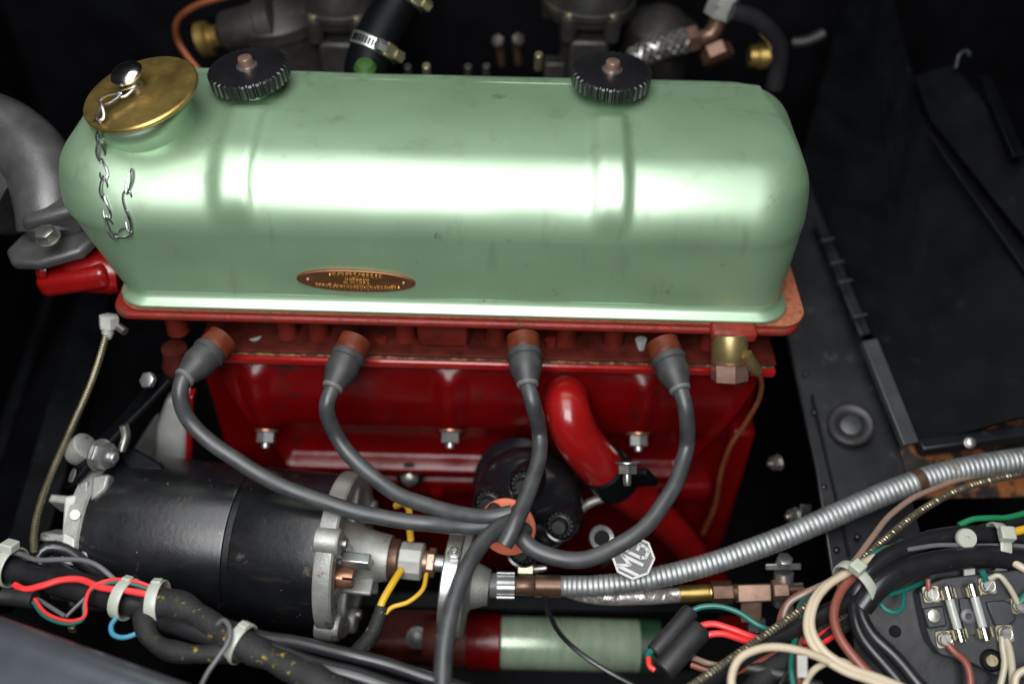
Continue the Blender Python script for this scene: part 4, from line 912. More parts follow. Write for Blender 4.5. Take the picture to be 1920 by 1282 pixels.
# ================================================================ wiring helpers
def wire(name, label, cat, pts, r, material, n=10, group=None, step=None):
    m = M(); m.tube([V(p) for p in pts], r, n=n, step=step, wob=min(1.6, r * .45))
    o = m.build(name, material); tag(o, label, cat, group); return o
def cable_tie(p, ax, rx, ry, wd, label, head_ang, hs=(3.6, 3.4, 2.6), tail=0):
    """nylon strap looped round a bundle: p centre, ax bundle direction, rx / ry half sizes of the loop, head at head_ang"""
    p, ax = V(p), nrm(ax)
    e1, e2, _ = frame(ax, (0, -.6, .8))
    t = thing('cable_tie', label, 'cable tie', p - V((0, 0, ry)), 'nylon cable ties')
    m = M(); rings = []
    for k in range(40):
        a = 2 * math.pi * k / 40
        c = e1 * math.cos(a) * ry + e2 * math.sin(a) * rx; nn = (e1 * math.cos(a) / ry + e2 * math.sin(a) / rx).normalized()
        q = p + c
        rings.append([q - ax * wd - nn * .5, q - ax * wd + nn * .4, q - ax * wd * .8 + nn * .75, q + ax * wd * .8 + nn * .75, q + ax * wd + nn * .4, q + ax * wd - nn * .5])
    m.ring_skin(rings, closed=True); m.build('strap', 'nylon', t, sharp=50)
    a = R(head_ang); c = e1 * math.cos(a) * ry + e2 * math.sin(a) * rx; nn = (e1 * math.cos(a) / ry + e2 * math.sin(a) / rx).normalized(); tg_ = ax.cross(nn)
    m = M(); m.box(p + c + nn * hs[2] * .8, ax * hs[0], tg_ * hs[1], nn * hs[2]); m.build('head', 'nylon', t, bevel=1.0, bseg=3)
    if tail:
        m = M(); m.box(p + c + nn * hs[2] + tg_ * (hs[1] + tail / 2), ax * wd * .8, tg_ * tail / 2, nn * .5); m.build('tail', 'nylon', t, bevel=.3)
    return t

# ================================================================ left-hand harness
wire('harness_tube', 'thick black vinyl harness tube at the lower left', 'wiring loom', [(-524.1, -85.9, -116.0), (-424.4, -116.0, -114.0), (-364.7, -132.7, -112.0), (-331.9, -142.5, -112.0), (-303.8, -150.7, -112.0), (-272.5, -159.3, -112.0), (-246.0, -165.6, -112.0), (-216.5, -173.3, -114.0), (-179.7, -184.3, -116.0)], 8.6, 'vinyl_black', n=20)
wire('harness_tube', 'second black harness tube twisting behind the red wire', 'wiring loom', [(-307.5, -136.0, -112.0), (-288.1, -149.9, -106.0), (-270.0, -156.6, -106.0), (-247.4, -157.8, -108.0), (-225.1, -164.2, -110.0)], 4.6, 'vinyl_black', n=16)
wire('harness_tube', 'looped black tube curling up beside dynamo bracket', 'wiring loom', [(-310.1, -143.0, -116.0), (-316.1, -133.3, -112.0), (-311.5, -126.4, -110.0), (-300.1, -126.5, -112.0), (-285.5, -135.2, -116.0), (-268.1, -145.9, -118.0)], 4.6, 'vinyl_black', n=16)
wire('thin_wire', 'thin dark grey wire arching above the left harness', 'wire', [(-351.9, -132.0, -106.0), (-327.2, -136.4, -102.0), (-308.9, -143.9, -98.0), (-294.6, -143.7, -97.0), (-278.6, -144.0, -97.0), (-267.1, -147.9, -98.0), (-255.5, -154.6, -102.0)], 1.7, 'wire_grey')
wire('red_wire', 'bright red wire lying along the left harness', 'wire', [(-318.4, -160.5, -102.0), (-309.1, -164.9, -100.0), (-298.0, -163.5, -98.0), (-287.1, -159.5, -97.0), (-275.3, -158.7, -97.0), (-259.7, -164.1, -97.0), (-242.1, -165.6, -97.0), (-226.2, -168.0, -98.0), (-213.6, -169.4, -104.0)], 2.2, 'wire_red')
wire('connector_sleeve', 'black rubber connector sleeve at the lower left edge', 'connector', [(-324.4, -168.0, -104.0), (-315.1, -168.9, -104.0), (-302.1, -170.5, -104.0)], 5.6, 'rubber', n=18)
t = thing('wire_pair', 'green and red wire pair drooping below the left harness', 'wire', (-278.8, -181.1, -112.0))
gp_ = [(-302.1, -172.4, -102.0), (-293.1, -180.7, -103.0), (-282.4, -185.0, -104.0), (-272.7, -185.8, -104.0), (-266.2, -183.4, -102.0), (-267.6, -174.7, -99.0), (-266.4, -166.7, -97.0), (-257.4, -160.6, -97.0), (-242.0, -160.5, -97.0), (-222.4, -165.1, -100.0)]
M().tube([V(p) for p in gp_], 1.15, n=8, step=1.5).build('green_wire', 'wire_teal', t)
M().tube([V(p) + V((.9, 1.6, 1.2)) for p in gp_], 1.15, n=8, step=1.5).build('red_wire', 'wire_red', t)
wire('thin_wire', 'short dark wire slanting down under the connector sleeve', 'wire', [(-304.1, -167.0, -106.0), (-291.6, -173.6, -106.0), (-280.7, -179.1, -107.0)], 1.4, 'wire_grey')
wire('thin_wire', 'short dark wire slanting up inside the drooping pair', 'wire', [(-280.4, -178.9, -108.0), (-275.7, -173.1, -106.0), (-269.9, -165.3, -104.0)], 1.2, 'wire_grey')
wire('blue_wire', 'small blue wire loop hanging under the second cable tie', 'wire', [(-248.4, -178.7, -108.0), (-249.6, -184.6, -107.0), (-246.8, -190.4, -107.0), (-239.6, -192.8, -107.0), (-232.9, -190.8, -107.0), (-228.1, -184.9, -108.0)], 1.6, 'wire_blue')
t = thing('taped_loom', 'black cloth-taped loom with yellow flecks at bottom left', 'wiring loom', (-169.1, -203.7, -120.0))
M().tube([(-230.1, -171.4, -108.0), (-218.7, -169.5, -104.0), (-203.7, -173.5, -103.0), (-183.8, -184.9, -103.0), (-164.6, -195.9, -104.0), (-139.6, -206.6, -106.0), (-104.5, -221.8, -108.0), (-70.8, -234.9, -110.0)], 9.4, n=22, step=4, rfun=lambda s, q: 8.6 + 1.2 * math.sin(s * .11) + .5 * math.sin(s * .31)).build('main_run', 'tape_cloth', t)
M().tube([(-231.5, -176.4, -106.0), (-223.8, -191.0, -106.0), (-210.9, -199.5, -107.0), (-190.2, -202.5, -107.0), (-170.8, -200.6, -107.0), (-157.3, -201.2, -107.0)], 6.6, n=18, step=3, rfun=lambda s, q: 6.2 + .7 * math.sin(s * .2)).build('lower_run', 'tape_cloth', t)
wire('harness_tube', 'short glossy black tube between the taped looms', 'wiring loom', [(-221.5, -178.3, -112.0), (-201.2, -186.2, -107.0), (-183.0, -191.5, -107.0), (-169.2, -194.4, -109.0)], 6.0, 'vinyl_black', n=16)
wire('harness_tube', 'slim black tube running right from the fourth cable tie', 'wiring loom', [(-172.5, -182.6, -112.0), (-153.5, -188.7, -108.0), (-129.0, -192.9, -107.0), (-94.6, -200.0, -108.0), (-60.7, -207.9, -110.0), (-13.9, -220.8, -112.0)], 4.2, 'vinyl_black', n=16)
wire('harness_tube', 'thicker black tube below the slim one at bottom', 'wiring loom', [(-164.4, -189.2, -113.0), (-145.3, -197.5, -110.0), (-113.6, -207.3, -110.0), (-79.8, -215.1, -112.0), (-36.3, -227.2, -114.0)], 6.0, 'vinyl_black', n=16)
wire('thin_wire', 'thin grey wire hooking down over the taped loom', 'wire', [(-179.0, -188.0, -96.0), (-175.0, -187.2, -92.0), (-169.3, -193.3, -90.0), (-167.6, -201.8, -90.0), (-172.3, -212.0, -92.0), (-176.9, -221.3, -94.0), (-180.0, -233.0, -96.0)], 1.5, 'wire_grey')
hd0 = V((-246.0, -165.6, -112.0)) - V((-303.8, -150.7, -112.0))
cable_tie((-331.3, -142.1, -110.0), hd0 + V((0, 0, 0)), 13, 13.5, 3.6, 'nylon cable tie nearest the left edge', -62, hs=(4.6, 4.6, 3.2))
cable_tie((-246.6, -164.9, -108.0), hd0, 13, 14, 3.7, 'nylon cable tie over the red wire, above blue loop', -70, hs=(3.0, 3.0, 1.4))
cable_tie((-224.9, -167.2, -107.0), hd0 + V((0, 14, 0)), 13.5, 14, 3.7, 'nylon cable tie where the taped loom begins', -70, hs=(3.2, 3.0, 1.2))
cable_tie((-165.3, -194.5, -106.0), V((-139.6, -206.6, -106.0)) - V((-183.8, -184.9, -103.0)), 12.6, 12.6, 3.5, 'nylon cable tie around the taped loom left of slim tube', -60, hs=(3.2, 3.0, 1.3))
m = M(); m.box(V((-275.5, -184.8, -112.0)), (2.2, 0, 0), (0, 1.6, 0), (0, 0, 3)); o = m.build('small_clip', 'zinc_gold', bevel=.6); tag(o, 'tiny metal clip just above the wing edge', 'clip')

# ================================================================ right-hand harness
wire('harness_tube', 'upper thick black harness tube arching over the fuse box', 'wiring loom', [(228.2, -154.9, -100.0), (233.7, -145.8, -94.0), (253.0, -130.3, -90.0), (278.8, -118.8, -88.0), (305.6, -113.3, -88.0), (331.3, -112.0, -88.0), (366.4, -114.4, -88.0)], 6.6, 'vinyl_black', n=20)
wire('harness_tube', 'lower thick black harness tube arching over the fuse box', 'wiring loom', [(229.1, -163.0, -98.0), (237.9, -154.8, -90.0), (256.9, -143.7, -86.0), (279.1, -137.1, -84.0), (301.3, -133.2, -84.0), (326.2, -132.0, -84.0), (356.8, -136.7, -86.0)], 7.4, 'vinyl_black', n=20)
wire('harness_tube', 'black tube at the right edge under the green wire', 'wiring loom', [(298.3, -118.0, -92.0), (323.3, -107.8, -92.0), (344.1, -100.6, -92.0), (377.9, -89.3, -92.0)], 6.6, 'vinyl_black', n=18)
wire('harness_tube', 'black cable bending down left of the fuse box, inner', 'wiring loom', [(234.0, -156.4, -96.0), (227.4, -165.0, -96.0), (229.9, -178.8, -98.0), (240.3, -192.7, -100.0), (258.2, -217.2, -104.0)], 4.3, 'vinyl_black', n=16)
wire('harness_tube', 'black cable bending down left of the fuse box, outer', 'wiring loom', [(229.8, -153.5, -97.0), (222.8, -166.5, -97.0), (224.0, -182.1, -99.0), (232.8, -197.0, -101.0), (247.2, -217.0, -105.0)], 4.0, 'vinyl_black', n=16)
wire('harness_tube', 'glossy black tube slanting to the bottom beside cream loop', 'wiring loom', [(232.1, -149.7, -102.0), (206.5, -164.8, -104.0), (178.2, -179.6, -106.0), (148.9, -195.7, -108.0), (120.1, -214.7, -110.0)], 5.6, 'vinyl_black', n=16)
t = thing('taped_loom', 'black cloth-taped loom behind the cream wires, bottom right', 'wiring loom', (177.2, -201.3, -120.0))
M().tube([(228.9, -159.6, -112.0), (205.1, -174.4, -114.0), (182.1, -188.8, -116.0), (163.1, -202.7, -118.0), (146.9, -220.4, -118.0)], 7.6, n=18, rfun=lambda s, q: 7.2 + .7 * math.sin(s * .2)).build('run', 'tape_cloth', t)
t = thing('armoured_cable', 'thin gold spiral-wound cable curving past the shelf', 'cable', (221.9, -141.7, -96.0))
SP = [V((391.4, -49.2, -96.0)), V((357.3, -56.5, -95.0)), V((322.5, -68.6, -95.0)), V((290.5, -86.8, -95.0)), V((262.2, -108.5, -95.0)), V((236.7, -129.4, -94.0)), V((217.6, -144.5, -93.0)), V((197.9, -161.3, -94.0)), V((169.2, -181.1, -97.0)), V((140.1, -200.1, -100.0)), V((111.9, -218.8, -102.0))]
M().tube(SP, 1.7, n=8).build('core', 'braid_core', t)
m = M(); m.helix(SP, 2.1, .72, 2.5, n=5, per=9); m.build('spiral', 'zinc_gold', t)
wire('taupe_wire', 'taupe wire running alongside the spiral cable to right edge', 'wire', [(391.6, -44.5, -92.0), (353.7, -52.7, -92.0), (319.3, -63.4, -92.0), (287.9, -78.3, -91.0), (264.2, -95.7, -90.0), (243.8, -118.1, -90.0), (228.2, -135.2, -90.0), (212.7, -146.9, -92.0), (194.5, -155.2, -96.0), (183.9, -159.7, -102.0), (180.0, -169.0, -108.0), (179.8, -178.1, -112.0)], 2.0, 'wire_taupe')
t = thing('cream_wires', 'pair of cream wires looping down from the right cable tie', 'wire', (199.7, -195.0, -110.0))
cw = [(251.5, -123.2, -94.0), (236.2, -134.1, -90.0), (216.8, -146.8, -88.0), (202.6, -156.7, -88.0), (192.1, -170.7, -88.0), (188.0, -186.3, -90.0), (192.7, -199.3, -92.0), (205.7, -208.6, -94.0), (224.1, -214.6, -96.0), (247.9, -223.7, -98.0)]
M().tube([V(p) for p in cw], 2.5, n=12, step=2).build('wire', 'wire_cream', t)
M().tube([V(p) + V((3.6 + .8 * math.sin(i), 1.6, 1.0)) for i, p in enumerate(cw)], 2.5, n=12, step=2).build('wire', 'wire_cream', t)
wire('cream_wire', 'cream wire arching low across the bottom edge', 'wire', [(135.5, -229.6, -92.0), (136.5, -216.6, -90.0), (142.9, -205.6, -88.0), (155.5, -199.7, -86.0), (170.3, -198.6, -86.0), (184.9, -200.6, -88.0), (198.1, -204.4, -92.0)], 2.5, 'wire_cream', n=12)
wire('cream_wire', 'short cream wire curling at the bottom edge by white tag', 'wire', [(179.9, -222.2, -98.0), (184.6, -212.5, -97.0), (193.7, -204.7, -97.0), (206.9, -201.0, -98.0), (220.6, -207.3, -100.0), (232.8, -218.9, -102.0)], 2.1, 'wire_cream', n=12)
wire('brown_wire', 'reddish brown wire bending down between cream and black', 'wire', [(241.5, -133.8, -96.0), (226.6, -145.5, -91.0), (215.1, -156.6, -90.0), (208.4, -170.4, -91.0), (208.4, -186.4, -92.0), (215.6, -201.1, -94.0), (231.1, -220.8, -98.0)], 3.0, 'wire_brown', n=12)
wire('teal_wire', 'short teal wire emerging above the right cable tie', 'wire', [(229.0, -136.7, -92.0), (244.4, -128.3, -89.0), (256.6, -122.6, -89.0), (267.3, -115.6, -92.0)], 1.9, 'wire_teal')
wire('teal_wire', 'teal wire running from black tube to the fuse box', 'wire', [(243.6, -153.9, -97.0), (254.5, -152.0, -97.0), (269.1, -145.6, -99.0), (282.9, -138.1, -102.0)], 1.7, 'wire_teal')
wire('teal_wire', 'teal wire loop hanging left of the fuse box', 'wire', [(241.1, -157.9, -97.0), (244.4, -163.9, -97.0), (250.5, -166.4, -97.0), (256.1, -162.3, -98.0), (261.8, -148.0, -100.0)], 1.6, 'wire_teal')
wire('green_wire', 'bright green wire above the right-hand harness', 'wire', [(305.5, -107.0, -84.0), (315.8, -103.3, -82.0), (329.1, -101.6, -82.0), (341.3, -99.8, -84.0), (372.0, -88.5, -86.0)], 2.0, 'wire_green')
wire('yellow_sleeve', 'yellow sleeve peeping out between tubes at right edge', 'wire', [(331.6, -114.9, -82.0), (338.1, -114.3, -80.0), (348.0, -111.9, -80.0)], 2.8, 'wire_yellow')
wire('cream_wire', 'cream wire entering from the right edge below harness', 'wire', [(329.5, -127.2, -88.0), (330.7, -136.8, -82.0), (346.2, -150.6, -82.0)], 2.6, 'wire_cream', n=12)
t = thing('red_wires', 'two red wires arching from the black connectors', 'wire', (149.8, -171.1, -130.0))
M().tube([(120.0, -175.4, -118.0), (124.9, -172.5, -112.0), (134.2, -170.7, -110.0), (145.8, -173.8, -110.0), (162.5, -179.0, -112.0), (180.5, -179.3, -116.0)], 2.1, n=10).build('wire', 'wire_red', t)
M().tube([(121.4, -180.6, -118.0), (128.3, -178.5, -112.0), (139.1, -177.4, -110.0), (153.7, -180.7, -112.0), (171.0, -184.0, -116.0)], 2.1, n=10).build('wire', 'wire_red', t)
t = thing('red_wires', 'two short red wires behind the cream loop', 'wire', (204.4, -175.5, -112.0))
M().tube([(189.8, -183.7, -108.0), (200.3, -179.7, -106.0), (211.7, -172.3, -108.0)], 2.0, n=10).build('wire', 'wire_red', t)
M().tube([(186.8, -190.0, -108.0), (197.2, -186.4, -106.0), (211.5, -177.5, -108.0)], 2.0, n=10).build('wire', 'wire_red', t)
wire('teal_wire', 'teal wire arching right from the upper black connector', 'wire', [(120.0, -160.4, -116.0), (129.2, -157.8, -112.0), (141.2, -157.8, -110.0), (152.8, -161.8, -110.0), (163.6, -170.3, -110.0), (176.9, -175.6, -112.0)], 1.9, 'wire_teal')
wire('brown_wire', 'thin brown wire curving behind the zinc bracket leg', 'wire', [(206.0, -146.0, -104.0), (194.6, -149.2, -106.0), (186.0, -154.1, -110.0), (180.2, -163.7, -114.0), (178.3, -174.9, -118.0)], 1.9, 'wire_brown')
wire('green_wire', 'dark green wire passing down beside the bracket leg', 'wire', [(204.9, -150.0, -106.0), (195.7, -154.3, -108.0), (191.2, -161.8, -110.0), (186.3, -178.7, -114.0)], 1.8, 'wire_teal')
t = thing('bullet_connectors', 'pair of black sleeve connectors at bottom right of starter', 'connector', (107.6, -197.1, -125.0))
M().lathe([(5, 0), (6, 1), (6, 36), (5.2, 38)], (96.6, -185.9, -122.0), V((120.2, -162.3, -114.0)) - V((96.6, -185.9, -122.0)), n=22).build('upper_sleeve', 'rubber', t)
M().lathe([(7, 0), (8.2, 1), (8.2, 36), (7.2, 38)], (101.0, -198.1, -122.0), V((122.6, -177.5, -114.0)) - V((101.0, -198.1, -122.0)), n=24).build('lower_sleeve', 'rubber', t)
M().tube([(98.8, -182.4, -120.0), (93.6, -186.3, -120.0), (91.9, -190.0, -120.0)], 2.2, n=8).build('green_tail', 'wire_teal', t)
M().tube([(92.6, -190.0, -120.0), (92.8, -195.7, -120.0), (95.9, -198.5, -120.0)], 1.8, n=8).build('red_tail', 'wire_red', t)
wire('brown_wires', 'dull brown wire low behind the bullet connectors', 'wire', [(121.1, -188.1, -122.0), (129.0, -194.0, -118.0), (140.5, -196.2, -118.0)], 2.0, 'wire_taupe')
m = M(); m.box(V((179.5, -209.7, -88.0)), (3, 0, 0), (0, 5, 4), (0, -.5, .6)); o = m.build('paper_tag', 'aluminium_pale', bevel=.2); tag(o, 'small white tag among the wires at bottom', 'tag')
cable_tie((227.5, -149.8, -93.0), V((250.7, -132.4, -90.0)) - V((208.7, -165.4, -93.0)), 16, 14, 3.4, 'nylon cable tie gathering cream, brown and black wires', -38, hs=(4.2, 4.2, 3.4))
cable_tie((326.6, -122.2, -87.0), V((348.3, -129.3, -84.0)) - V((300.2, -125.8, -84.0)), 16, 14, 3.6, 'nylon cable tie under the bright green wire', -30, hs=(4.6, 4.6, 3.6))
t = thing('cable_clip', 'pale nylon clip with screw hole over the fuse box', 'cable clip', (305.3, -125.1, -86.0))
m = M(); m.lathe([(6.0, -2.6), (6.6, -1.6), (6.6, 1.6), (6, 2.6), (1.6, 2.6), (1.4, 1.4)], V((302.1, -123.2, -76.0)), nrm((0, -.6, .8)), n=32); m.build('eye', 'nylon', t)
m = M(); m.box(V((303.9, -137.0, -88.0)), (3.6, 0, 0), (0, 5, 4), (0, -.8, 1)); m.build('foot', 'nylon', t, bevel=.6)

wire('brown_wire', 'brown and dusty wire under the slanting black tube', 'wire', [(119.0, -195.3, -118.0), (129.5, -200.3, -116.0), (142.9, -202.4, -114.0), (160.1, -194.6, -113.0), (179.0, -184.8, -114.0)], 1.9, 'wire_brown')
wire('dark_wire', 'dark green wire dropping to the bottom by white tag, left', 'wire', [(192.2, -167.6, -112.0), (183.3, -185.0, -106.0), (178.5, -200.5, -104.0), (176.7, -222.8, -104.0)], 1.9, 'wire_teal')
wire('dark_wire', 'brown wire dropping to the bottom by white tag, right', 'wire', [(196.1, -169.0, -112.0), (187.3, -186.1, -107.0), (182.8, -201.6, -105.0), (181.2, -222.2, -105.0)], 1.8, 'wire_brown')
wire('black_cable', 'matt black cable crossing under the cream loop at bottom', 'cable', [(129.8, -200.7, -118.0), (150.1, -197.6, -116.0), (172.5, -201.6, -114.0), (196.5, -211.6, -112.0)], 4.4, 'rubber', n=14)
wire('thin_wire', 'thin black wire following the right-hand taped loom', 'wire', [(229.9, -163.0, -106.0), (209.5, -175.5, -105.0), (193.4, -188.3, -106.0), (176.6, -204.5, -108.0), (164.3, -221.2, -108.0)], 1.8, 'vinyl_black')
wire('teal_wire', 'teal wire beside the brown one under cream pair', 'wire', [(214.2, -146.7, -98.0), (200.8, -158.3, -99.0), (192.6, -166.9, -101.0), (184.8, -178.6, -104.0)], 1.7, 'wire_teal')
wire('grey_wire', 'thin grey wire hugging the harness above fuse box', 'wire', [(264.3, -127.7, -84.0), (285.6, -125.1, -82.0), (309.7, -125.9, -81.0), (334.9, -124.3, -81.0), (355.0, -126.9, -81.0)], 1.6, 'wire_grey')

# ================================================================ fuse box
fbp = thing('scuttle_panel', 'curved black mounting panel under the fuse box', 'panel', (293.3, -182.4, -136.7))
m = M(); m.slab([(232.1, -134.0, -114.3), (270.6, -121.8, -99.0), (371.0, -122.3, -81.0), (362.7, -226.5, -152.4), (263.5, -222.5, -167.9), (233.0, -177.1, -143.0)], 4); m.build('sheet', 'black_rail', fbp, bevel=1.5)
NFv = nrm((-.15, -.55, .82))
M().lathe([(4.0, 0), (4.0, .4), (.2, .45)], (260.3, -162.4, -128.1), NFv, n=24).build('drilled_hole', 'black_deep', fbp)
fb = thing('fuse_box', 'black two-fuse box with slotted brass terminal screws', 'fuse box', (303.5, -159.7, -114.8))
out = [(270.5, -150.5, -100.0), (275.1, -146.3, -96.4), (286.9, -143.3, -92.2), (331.1, -141.7, -83.1), (357.9, -146.7, -81.5), (352.6, -195.9, -115.5), (333.5, -198.4, -120.7), (314.1, -195.6, -122.3), (301.3, -189.1, -120.3), (281.1, -183.2, -120.0), (275.8, -176.3, -116.4), (273.7, -169.6, -112.3)]
m = M(); m.slab(out, 13); m.build('base', 'fuse_base', fb, bevel=1.5, bseg=3)
def fplate(poly, h, t_, name, material, bev=.5):
    pts = [V(p) + NFv * h for p in poly]
    m = M(); m.ring_skin([[p - NFv * t_ for p in pts], pts]); return m.build(name, material, fb, bevel=bev)
fplate([(294.2, -154.6, -98.5), (304.3, -154.1, -96.3), (305.9, -173.0, -108.7), (296.1, -174.1, -111.2)], 3.5, 4.5, 'centre_block', 'fuse_base')
fplate([(310.5, -157.2, -97.3), (321.6, -156.8, -94.9), (327.1, -159.3, -95.6), (327.6, -167.6, -101.1), (322.9, -170.0, -103.6), (314.6, -169.6, -104.8)], 3, 4, 'side_block', 'fuse_base', 1)
fplate([(271.9, -158.4, -105.1), (284.5, -157.4, -102.2), (286.2, -168.1, -109.0), (274.4, -169.1, -111.8)], 3, 4, 'left_block', 'fuse_base', 1)
for p, sc_, ang in (((277.4, -151.2, -99.2), 1, .3), ((312.0, -148.7, -91.3), 1, -.4), ((330.3, -160.0, -95.5), 1, 1.2), ((283.7, -174.8, -114.0), 1.02, .9), ((320.0, -173.7, -106.6), 1.02, 1.7)):
    p = V(p); e1, e2, _ = frame(NFv, (1, .1, 0))
    s_ = 5.0 * sc_
    m = M(); m.ring_skin([[p + e1 * x * s_ + e2 * y * s_ + NFv * h for x, y in rrect(-1, 1, -1, 1, .3, 4)] for h in (0, 3.2, 3.8)]); tm = m.build('terminal_plate', 'zinc_gold', fb)
    m = M(); m.lathe([(4.6, 3.6), (4.9, 4.4), (4.4, 5.0), (3.6, 4.8)], p, NFv, n=28); m.build('cup_washer', 'steel', tm)
    screw(tm, p + NFv * 4.2, NFv, 3.7, 3.2, 'steel', ang=ang)
M().lathe([(4.4, 2), (4.4, 4.4), (4, 4.9), (.2, 5.1)], (278.2, -162.4, -106.6), NFv, n=28).build('contact_button', 'fuse_cap', fb)
M().lathe([(4.9, 3), (4.9, 4.6), (3.6, 5.4), (2.2, 5.4), (1.4, 4.4), (1.2, 3)], (298.9, -163.8, -103.8), NFv, n=28).build('centre_rivet', 'wire_grey', fb)
M().lathe([(6.8, -.5), (7.2, .6), (6.4, 1.0), (5.8, .4), (.2, .5)], (311.7, -187.2, -117.1), NFv, n=30).build('mounting_recess', 'black_deep', fb)
screw(fb, V((311.7, -187.2, -117.1)) + NFv * .5, NFv, 4, 2, 'zinc_gold', ang=.4, name='mounting_screw')
for (a, b, lab) in (((283.7, -152.1, -87.7), (290.9, -181.2, -105.9), 'left'), ((298.9, -151.6, -84.6), (305.9, -181.2, -103.2), 'right')):
    a, b = V(a), V(b); dd = (b - a).normalized(); L = (b - a).length
    f = thing('glass_fuse', 'glass fuse with silver end caps, the %s one in fuse box' % lab, 'fuse', (a + b) / 2 - NFv * 3.5, 'glass fuses')
    M().lathe([(2.6, 6), (2.7, 7), (2.7, L - 7), (2.6, L - 6)], a, dd, n=24).build('tube', 'glass_fuse', f)
    M().tube([a + dd * 5, b - dd * 5], .3, n=6).build('filament', 'steel', f)
    for o_, d_ in ((a, dd), (b, -dd)):
        M().lathe([(2.6, 0), (3.15, .5), (3.15, 8), (2.8, 8.4)], o_, d_, n=24).build('end_cap', 'fuse_cap', f)
    for o_ in (a + dd * 5, b - dd * 5):
        e = dd.cross(NFv).normalized()
        for s_ in (-1, 1):
            m = M(); m.box(o_ + e * s_ * 3.9 - NFv * 3, e * .45, dd * 3.0, NFv * 5); m.build('fuse_clip', 'zinc_gold', fb)
wire('khaki_wire', 'khaki wire dropping from the lower right fuse terminal, left one', 'wire', [(317.1, -177.6, -103.6), (316.4, -184.3, -107.0), (316.9, -192.4, -112.3), (311.8, -206.7, -122.9)], 2.0, 'wire_khaki')
wire('khaki_wire', 'khaki wire dropping from the lower right fuse terminal, right one', 'wire', [(318.7, -177.7, -103.4), (320.2, -184.5, -106.5), (321.1, -193.9, -112.6), (320.2, -209.7, -123.4)], 2.3, 'wire_khaki')
wire('brown_wire', 'brown wire leaving the lower left fuse terminal', 'wire', [(283.7, -179.4, -111.0), (287.1, -184.2, -112.3), (293.0, -189.3, -114.7), (295.6, -196.7, -119.1), (294.6, -208.6, -127.3)], 2.5, 'wire_brown', n=12)
wire('grey_wire', 'pale grey wire joining the two upper right fuse terminals', 'wire', [(311.7, -148.5, -83.9), (316.4, -148.0, -80.2), (321.0, -152.9, -82.7), (325.4, -159.0, -87.2), (327.4, -161.8, -89.9)], 1.8, 'wire_khaki')
wire('teal_wire', 'teal wire stub at the upper right fuse terminal', 'wire', [(306.4, -144.6, -79.8), (308.2, -146.9, -82.2), (309.8, -149.3, -86.0)], 2.0, 'wire_teal')
wire('teal_wire', 'teal wire at the rightmost fuse terminal', 'wire', [(328.7, -161.4, -89.4), (332.7, -158.6, -85.6), (343.6, -155.6, -80.4)], 2.4, 'wire_teal')
wire('copper_wire', 'short orange-brown wire at the upper left fuse terminal', 'wire', [(274.6, -146.1, -89.0), (274.6, -149.1, -91.1), (275.1, -152.3, -94.3)], 1.7, 'wire_brown')
wire('cream_wire', 'cream wire loop at the bottom right corner', 'wire', [(346.6, -197.9, -103.3), (329.6, -197.6, -106.2), (320.9, -201.4, -110.4), (318.9, -212.3, -118.0)], 2.2, 'wire_cream')

# ================================================================ beyond the engine: carburettors, hoses, unions
def carb(px, label):
    """px: dash-pot foot centre; a bell on a body with lugs, its float bowl left out"""
    p = V(px)
    t = thing('carburettor', label, 'carburettor', p - V((0, 0, 70)), 'carburettors')
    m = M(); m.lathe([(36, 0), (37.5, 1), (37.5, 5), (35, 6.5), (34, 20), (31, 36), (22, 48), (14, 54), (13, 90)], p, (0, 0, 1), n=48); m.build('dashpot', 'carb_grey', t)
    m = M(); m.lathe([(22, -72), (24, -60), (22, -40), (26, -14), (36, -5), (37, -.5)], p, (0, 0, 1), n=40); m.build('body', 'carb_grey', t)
    for a in (-120, -60, 20, 160):
        q = p + V((math.cos(R(a)) * 34, math.sin(R(a)) * 34, 0))
        m = M(); m.lathe([(6.5, -16), (7.5, -6), (7.5, 2), (6, 3)], q, (0, 0, 1), n=16); lg = m.build('lug', 'carb_grey', t)
        screw(lg, q + V((0, 0, 3)), (0, 0, 1), 4.6, 3.6, 'zinc_gold')
    m = M(); m.box(p + V((0, -24, -40)), (16, 0, 0), (0, 10, 0), (0, 0, 24)); m.build('flange', 'carb_grey', t, bevel=3)
    m = M(); m.box(p + V((-26, -14, -56)), (9, 0, 0), (0, 8, 0), (0, 0, 14)); m.build('bracket', 'carb_grey', t, bevel=2)
    return t
carb((-147.6, 262.0, 99.2), 'grey carburettor left of the clamped hose beyond the cover')
carb((56.0, 262.0, 106.5), 'grey carburettor behind the right knurled nut')
def float_bowl(px, label, tilt, r=28, h=46):
    t = thing('float_bowl', label, 'float bowl', V(px) - V((0, 0, h)), 'float bowls'); p = V(px)
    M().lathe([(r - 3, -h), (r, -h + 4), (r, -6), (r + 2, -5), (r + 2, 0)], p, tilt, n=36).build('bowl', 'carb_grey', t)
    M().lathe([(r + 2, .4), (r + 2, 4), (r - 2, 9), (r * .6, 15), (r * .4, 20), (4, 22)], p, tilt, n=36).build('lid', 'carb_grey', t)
    return t
float_bowl((-199.3, 250.0, 90.6), 'dim grey float bowl behind the left knurled nut', (-.1, 0, 1), 34)
float_bowl((122.9, 295.0, 68.5), 'grey float bowl with domed lid right of the right nut', (.15, 0, 1), 32)
t = thing('fuel_union', 'dim grey fuel union with brass screw left of carburettor', 'pipe union', (-227.0, 235.0, 87.8))
ax_ = nrm(V((-204.2, 235.0, 95.3)) - V((-256.7, 235.0, 80.1)))
M().lathe([(4, -12), (14, -11), (14, -4), (9, -2), (9, 6)], (-249.7, 235.0, 82.6), ax_, n=28).build('brass_screw', 'brass', t)
